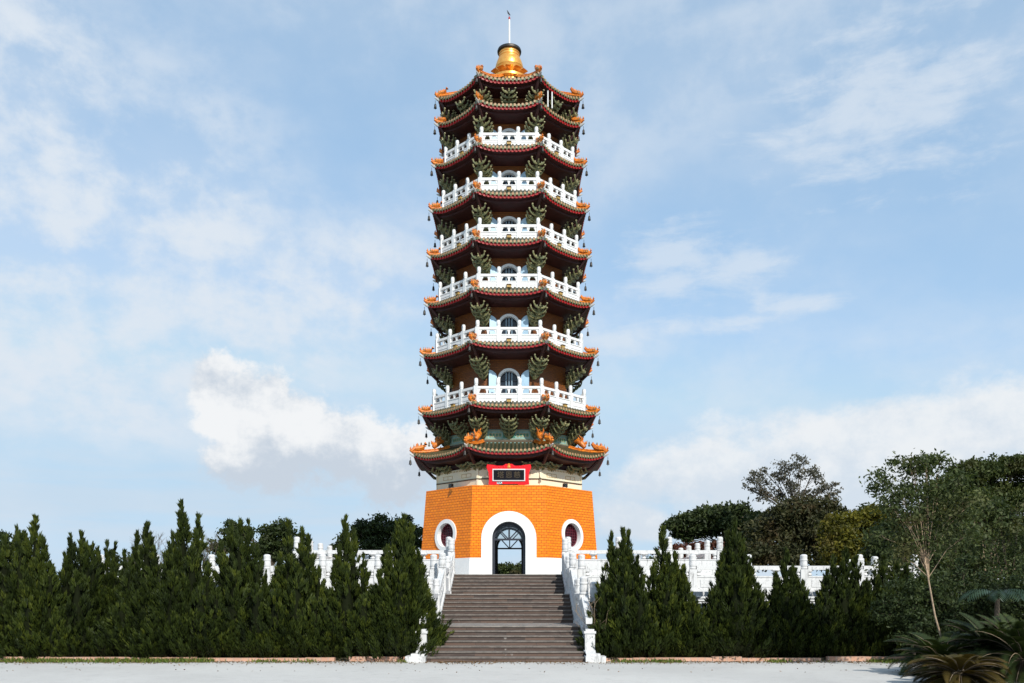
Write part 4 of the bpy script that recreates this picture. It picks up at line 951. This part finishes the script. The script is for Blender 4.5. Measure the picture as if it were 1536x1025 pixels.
for px,py,dd,lab in ((1365,850,28.6,'feathery green bush behind the leaning trunk, rising from the hedge end'),(1440,838,29.2,'feathery green bush between the leaning tree and the pale stemmed shrub'),(1515,835,28.2,'feathery green bush at the right edge above the cycads')):
    px_tree('leafy_shrub',lab,dd,px,(px,930),[(px-24,py,24,22,260),(px+20,py-22,22,20,240),(px+4,py+36,34,30,420),(px-30,py+44,24,28,300),(px+32,py+28,26,28,320),(px-8,py-42,14,14,90)],.085,M['sapling'],tr=.05,cat='shrub',group='shrubs beside the plaza',spread=1.7)
# dry twiggy shrub by the right stair foot
root=thing('dry_shrub','dry leafless beige shrub beside the right stair balustrade','shrub',(X(900,27.0),YB(27.0),.05)); w=MB()
for q in range(38):
    a=random.uniform(0,2*PI); L=random.uniform(.7,1.9); lean=random.uniform(.1,.42); dv=Vector((math.cos(a)*lean-.02,math.sin(a)*lean*.6,1)).normalized()
    p0=Vector((random.uniform(-.2,.2),random.uniform(-.15,.15),0)); p1=p0+dv*L*.5; p2=p0+dv*L+Vector((math.cos(a)*.25,0,-.1)); w.tube([p0,p1,p2],[.014,.010,.004],M['twig'],4)
    for _ in range(3):
        s=p1.lerp(p2,random.random()); w.tube([s,s+Vector((random.uniform(-.3,.3),random.uniform(-.2,.2),random.uniform(.05,.35)))],[.007,.003],M['twig'],3)
w.build('stem',root)
# cycads
def cycad(label,x,y,z,nf,L,mat,seed,up=(.15,1.25),trunk=.4,lw=.0075):
    random.seed(seed); root=thing('cycad',label,'cycad',(x,y,0),0,'cycads at the plaza edge'); VV=[];TT=[]; w=MB(); tr=MB()
    tr.lathe([(.20,-.05),(.24,trunk*.4),(.22,trunk*.8),(.12,trunk+.1)],10,M['bark']); 
    for q in range(nf):
        a=q*2.399+random.uniform(-.2,.2); el=random.uniform(*up); l=L*random.uniform(.8,1.1); droop=random.uniform(.7,1.5)
        pts=[]; p=Vector((0,0,trunk)); e=el
        N=22
        for i in range(N+1):
            pts.append(p.copy()); p=p+Vector((math.cos(a)*math.cos(e),math.sin(a)*math.cos(e),math.sin(e)))*(l/N); e-=droop/N*(.5+i/N)
        w.tube(pts[::3],[.014,.013,.012,.011,.009,.007,.005,.003][:len(pts[::3])],M['bark'] if q%4 else M['twig'],4)
        arr=np.array([list(v) for v in pts]); idx=np.linspace(3,N-.01,96); i0=idx.astype(int); fr=(idx-i0)[:,None]; base=arr[i0]*(1-fr)+arr[i0+1]*fr; tan=unit(arr[i0+1]-arr[i0])
        sd=unit(np.cross(tan,np.array([0,0,1.0]))); upv=np.cross(sd,tan)
        ll=l*.20*np.sin(np.clip((idx-2)/(N-1),0,1)*PI*.86+.35)+.02
        for sg in (-1,1):
            dv=unit(sd*sg+tan*.55+upv*.28); sidev=unit(np.cross(dv,upv)); m=base+dv*(ll*.5)[:,None]
            VV.append(np.stack([base,m+sidev*lw,base+dv*ll[:,None],m-sidev*lw],1)); TT.append(np.clip(np.full(96,.35+.3*random.random())+rng.normal(0,.12,96),0,1))
    tr.build('trunk',root,40); cr=quads('crown',np.concatenate(VV),np.concatenate(TT),mat,root); w.build('frond_stem',cr,40); return root
cycad('cycad with golden brown arching fronds in the right foreground',X(1440,19.4),YB(19.4),0,60,1.15,M['litcycad'],3,(-.25,.9),.22)
cycad('large dark green cycad behind the golden one',X(1490,21.5),YB(21.5),0,80,1.4,M['cycad'],4,(-.2,1.2),.5)
cycad('dark cycad at the left edge of the foreground plants',X(1412,21.6),YB(21.6),0,60,1.35,M['cycad'],5,(-.3,1.0),.3)
cycad('dark cycad at the lower right corner of the scene',X(1535,20.2),YB(20.2),0,76,1.4,M['cycad'],6,(-.1,1.2),.45)
random.seed(21)
# broad palm with glossy drooping blades
root=thing('palm','small palm with broad glossy drooping leaves at the right edge','palm',(X(1492,24),YB(24),0)); w=MB(); w.tube([(0,0,0),(.05,0,1.0),(.08,0,1.9)],[.09,.08,.06],M['bark'],8); w.build('trunk',root,40); VV=[];TT=[]
for q in range(12):
    a=q*2.4; p=Vector((.08,0,1.9)); e=1.0; pts=[]
    for i in range(17): pts.append(p.copy()); p=p+Vector((math.cos(a)*math.cos(e),math.sin(a)*math.cos(e),math.sin(e)))*.075; e-=.135
    for i in range(2,16):
        t=(pts[i+1]-pts[i]).normalized(); s=t.cross(Vector((0,0,1))).normalized(); ln=.38*math.sin(PI*(i-1)/16)+.05
        for sg in (-1,1):
            dv=(s*sg*.8+t*.5-Vector((0,0,.55))).normalized(); b=pts[i]; mm=b+dv*ln*.5
            VV.append([list(b),list(mm+t*.03),list(b+dv*ln),list(mm-t*.03)]); TT.append(random.random())
quads('crown',np.array(VV),np.array(TT),M['palm'],root)

# ------------------------------------------------------------------ light, sky
SUN_EL,SUN_AZ=38.0,24.0                                # azimuth to the right of the camera's back
sd=Vector((math.sin(R_(SUN_AZ))*math.cos(R_(SUN_EL)),-math.cos(R_(SUN_AZ))*math.cos(R_(SUN_EL)),math.sin(R_(SUN_EL))))
ld=bpy.data.lights.new('sun','SUN'); ld.energy=3.2; ld.angle=R_(.53); ld.color=(1,.955,.88); lo=bpy.data.objects.new('sun',ld); link(lo)
lo.rotation_euler=sd.to_track_quat('Z','Y').to_euler(); lo.location=(20,-60,60)
wd=bpy.data.worlds.new('World'); S.world=wd; wd.use_nodes=True; T=NT(wd.node_tree); bg=wd.node_tree.nodes['Background']
sky=T.n('ShaderNodeTexSky',sky_type='NISHITA'); sky.sun_disc=False; sky.sun_elevation=R_(SUN_EL); sky.sun_rotation=PI-R_(SUN_AZ)
sky.air_density=1.0; sky.dust_density=.6; sky.ozone_density=1.5
dirn=T.n('ShaderNodeTexCoord').outputs['Generated']; sx=T.n('ShaderNodeSeparateXYZ'); T.l(dirn,sx.inputs[0])
az=T.math('ARCTAN2',sx.outputs[0],sx.outputs[1]); el=T.math('ARCSINE',sx.outputs[2])
def AE(px,py):
    u,v=(px-770.5)/F,(893-py)/F; return math.atan(u), math.atan(v/math.sqrt(1+u*u))
cb=T.n('ShaderNodeCombineXYZ'); T.l(az,cb.inputs[0]); T.l(el,cb.inputs[1]); ae=cb.outputs[0]
def blob(px,py,rx,ry):                                 # 1 in the middle of an ellipse of sky, 0 at its rim
    a,e=AE(px,py); x=T.math('DIVIDE',T.math('SUBTRACT',az,a),rx/F*.85); y=T.math('DIVIDE',T.math('SUBTRACT',el,e),ry/F*.95)
    d=T.math('SQRT',T.math('ADD',T.math('MULTIPLY',x,x),T.math('MULTIPLY',y,y))); return T.math('SUBTRACT',1,d)
def union(bl):
    r=blob(*bl[0])
    for b in bl[1:]: r=T.math('SMOOTH_MAX',r,blob(*b),.25)
    return r
def flat(sx_,sy_,rot=0,loc=(0,0,0)): return T.mapping(ae,(sx_,sy_,1),(0,0,R_(rot)),loc)
fine=T.noise(flat(1,1.15),24,9,.60); mid=T.noise(flat(1,1.5,0,(4,2,0)),8,9,.58); big=T.noise(flat(1,1.6,0,(1,7,0)),2.6,6,.5)
wisp=T.noise(flat(1,2.1,-22),5.5,8,.55,.25); wisp2=T.noise(flat(1,1.5,-14,(3,1,0)),14,8,.58,.2)
streak=T.noise(flat(1,9,0,(2,5,0)),4.5,7,.52,.2)
def wob(x,n,k): return T.math('ADD',x,T.math('MULTIPLY',T.math('SUBTRACT',n,.5),k))
# high thin veil on the left, thinner scraps elsewhere
veil=T.ss(wob(union([(40,330,330,330),(230,330,260,230),(370,440,300,170),(30,130,200,150),(520,430,190,130),(150,560,330,130)]),wisp,1.0),-.15,.75)
veil=T.math('MULTIPLY',veil,T.ss(wob(wob(wisp,wisp2,.9),fine,.8),.28,.72,.24,1))
thin=T.math('MULTIPLY',T.ss(big,.30,.68),T.ss(wob(wisp,fine,.5),.32,.7,.18,.55))
hw=T.noise(flat(1,3.2,-6,(6,3,0)),12,9,.62,.3)
rw=T.math('MULTIPLY',T.ss(wob(wob(union([(1010,375,120,50),(1100,400,130,50),(1000,430,110,40),(930,510,100,28),(1010,490,60,24),(1190,455,110,26),(1120,485,110,20),(1330,160,260,120)]),hw,2.4),fine,.8),.05,1.0),.62)
low=T.math('MULTIPLY',T.ss(el,.30,.03),T.ss(streak,.36,.62,0.2,.85))
rcu=wob(wob(union([(1330,665,300,75),(1500,635,190,80),(1120,715,220,70),(955,785,85,42),(1240,755,360,70),(1450,730,300,80)]),mid,1.5),fine,.5)
rcu=wob(rcu,T.noise(flat(1,1.4,0,(7,2,0)),15,10,.66),1.0); rcu=T.math('MULTIPLY',T.ss(rcu,-.08,.45),.88)
lump=T.noise(flat(1,1.1,0,(2,9,0)),17,10,.66)
lcu=wob(wob(union([(318,574,56,62),(362,605,92,78),(408,596,50,58),(430,640,125,82),(500,672,140,84),(590,698,130,76),(410,695,130,66)]),mid,.9),lump,1.5)
lcu=T.ss(lcu,.06,.42)
def over(a,b): return T.math('SUBTRACT',1,T.math('MULTIPLY',T.math('SUBTRACT',1,a),T.math('SUBTRACT',1,b)))
soft=over(over(T.math('MULTIPLY',veil,.95),thin),rw)
hz=T.mix(1,sky.outputs[0],(2.95,4.05,4.95),'DARKEN')
skyc=T.mix(.55,hz,(2.38,3.62,4.85))                        # thin bright haze over the whole sky
c=T.mix(T.math('MULTIPLY',low,.8),skyc,(3.35,3.85,4.4)); c=T.mix(soft,c,(4.0,4.38,4.82))
# cumulus: bright sunward tops, greyer undersides
rs=T.mix(T.ss(wob(wob(T.ss(el,.07,.20,.25,.75),mid,1.0),lump,1.6),.25,.85),(3.7,4.1,4.55),(4.75,4.85,4.95)); c=T.mix(rcu,c,rs)
lb=wob(wob(T.ss(el,.10,.20,.05,.85),mid,1.3),lump,2.0); lb=T.math('SUBTRACT',lb,T.ss(az,-.30,-.16,0,-.05))
ls=T.mix(T.ss(lb,.28,.98),(3.15,3.55,4.05),(4.85,4.95,5.05)); c=T.mix(lcu,c,ls)
T.l(c,bg.inputs[0]); bg.inputs[1].default_value=.12

cam=bpy.data.cameras.new('camera'); cam.sensor_width=36; cam.lens=36*F/1536; cam.shift_x=-2.5/1536; cam.shift_y=380.5/1536; cam.clip_end=3000
co=bpy.data.objects.new('camera',cam); link(co); co.location=(CAMX,-CAMD,EYE); co.rotation_euler=(R_(90),0,0); S.camera=co
S.view_settings.view_transform='Standard'; S.view_settings.look='None'; S.view_settings.exposure=0.62; S.view_settings.gamma=1
S.render.engine='CYCLES'; S.cycles.use_denoising=True; S.cycles.max_bounces=6; S.cycles.sample_clamp_indirect=6
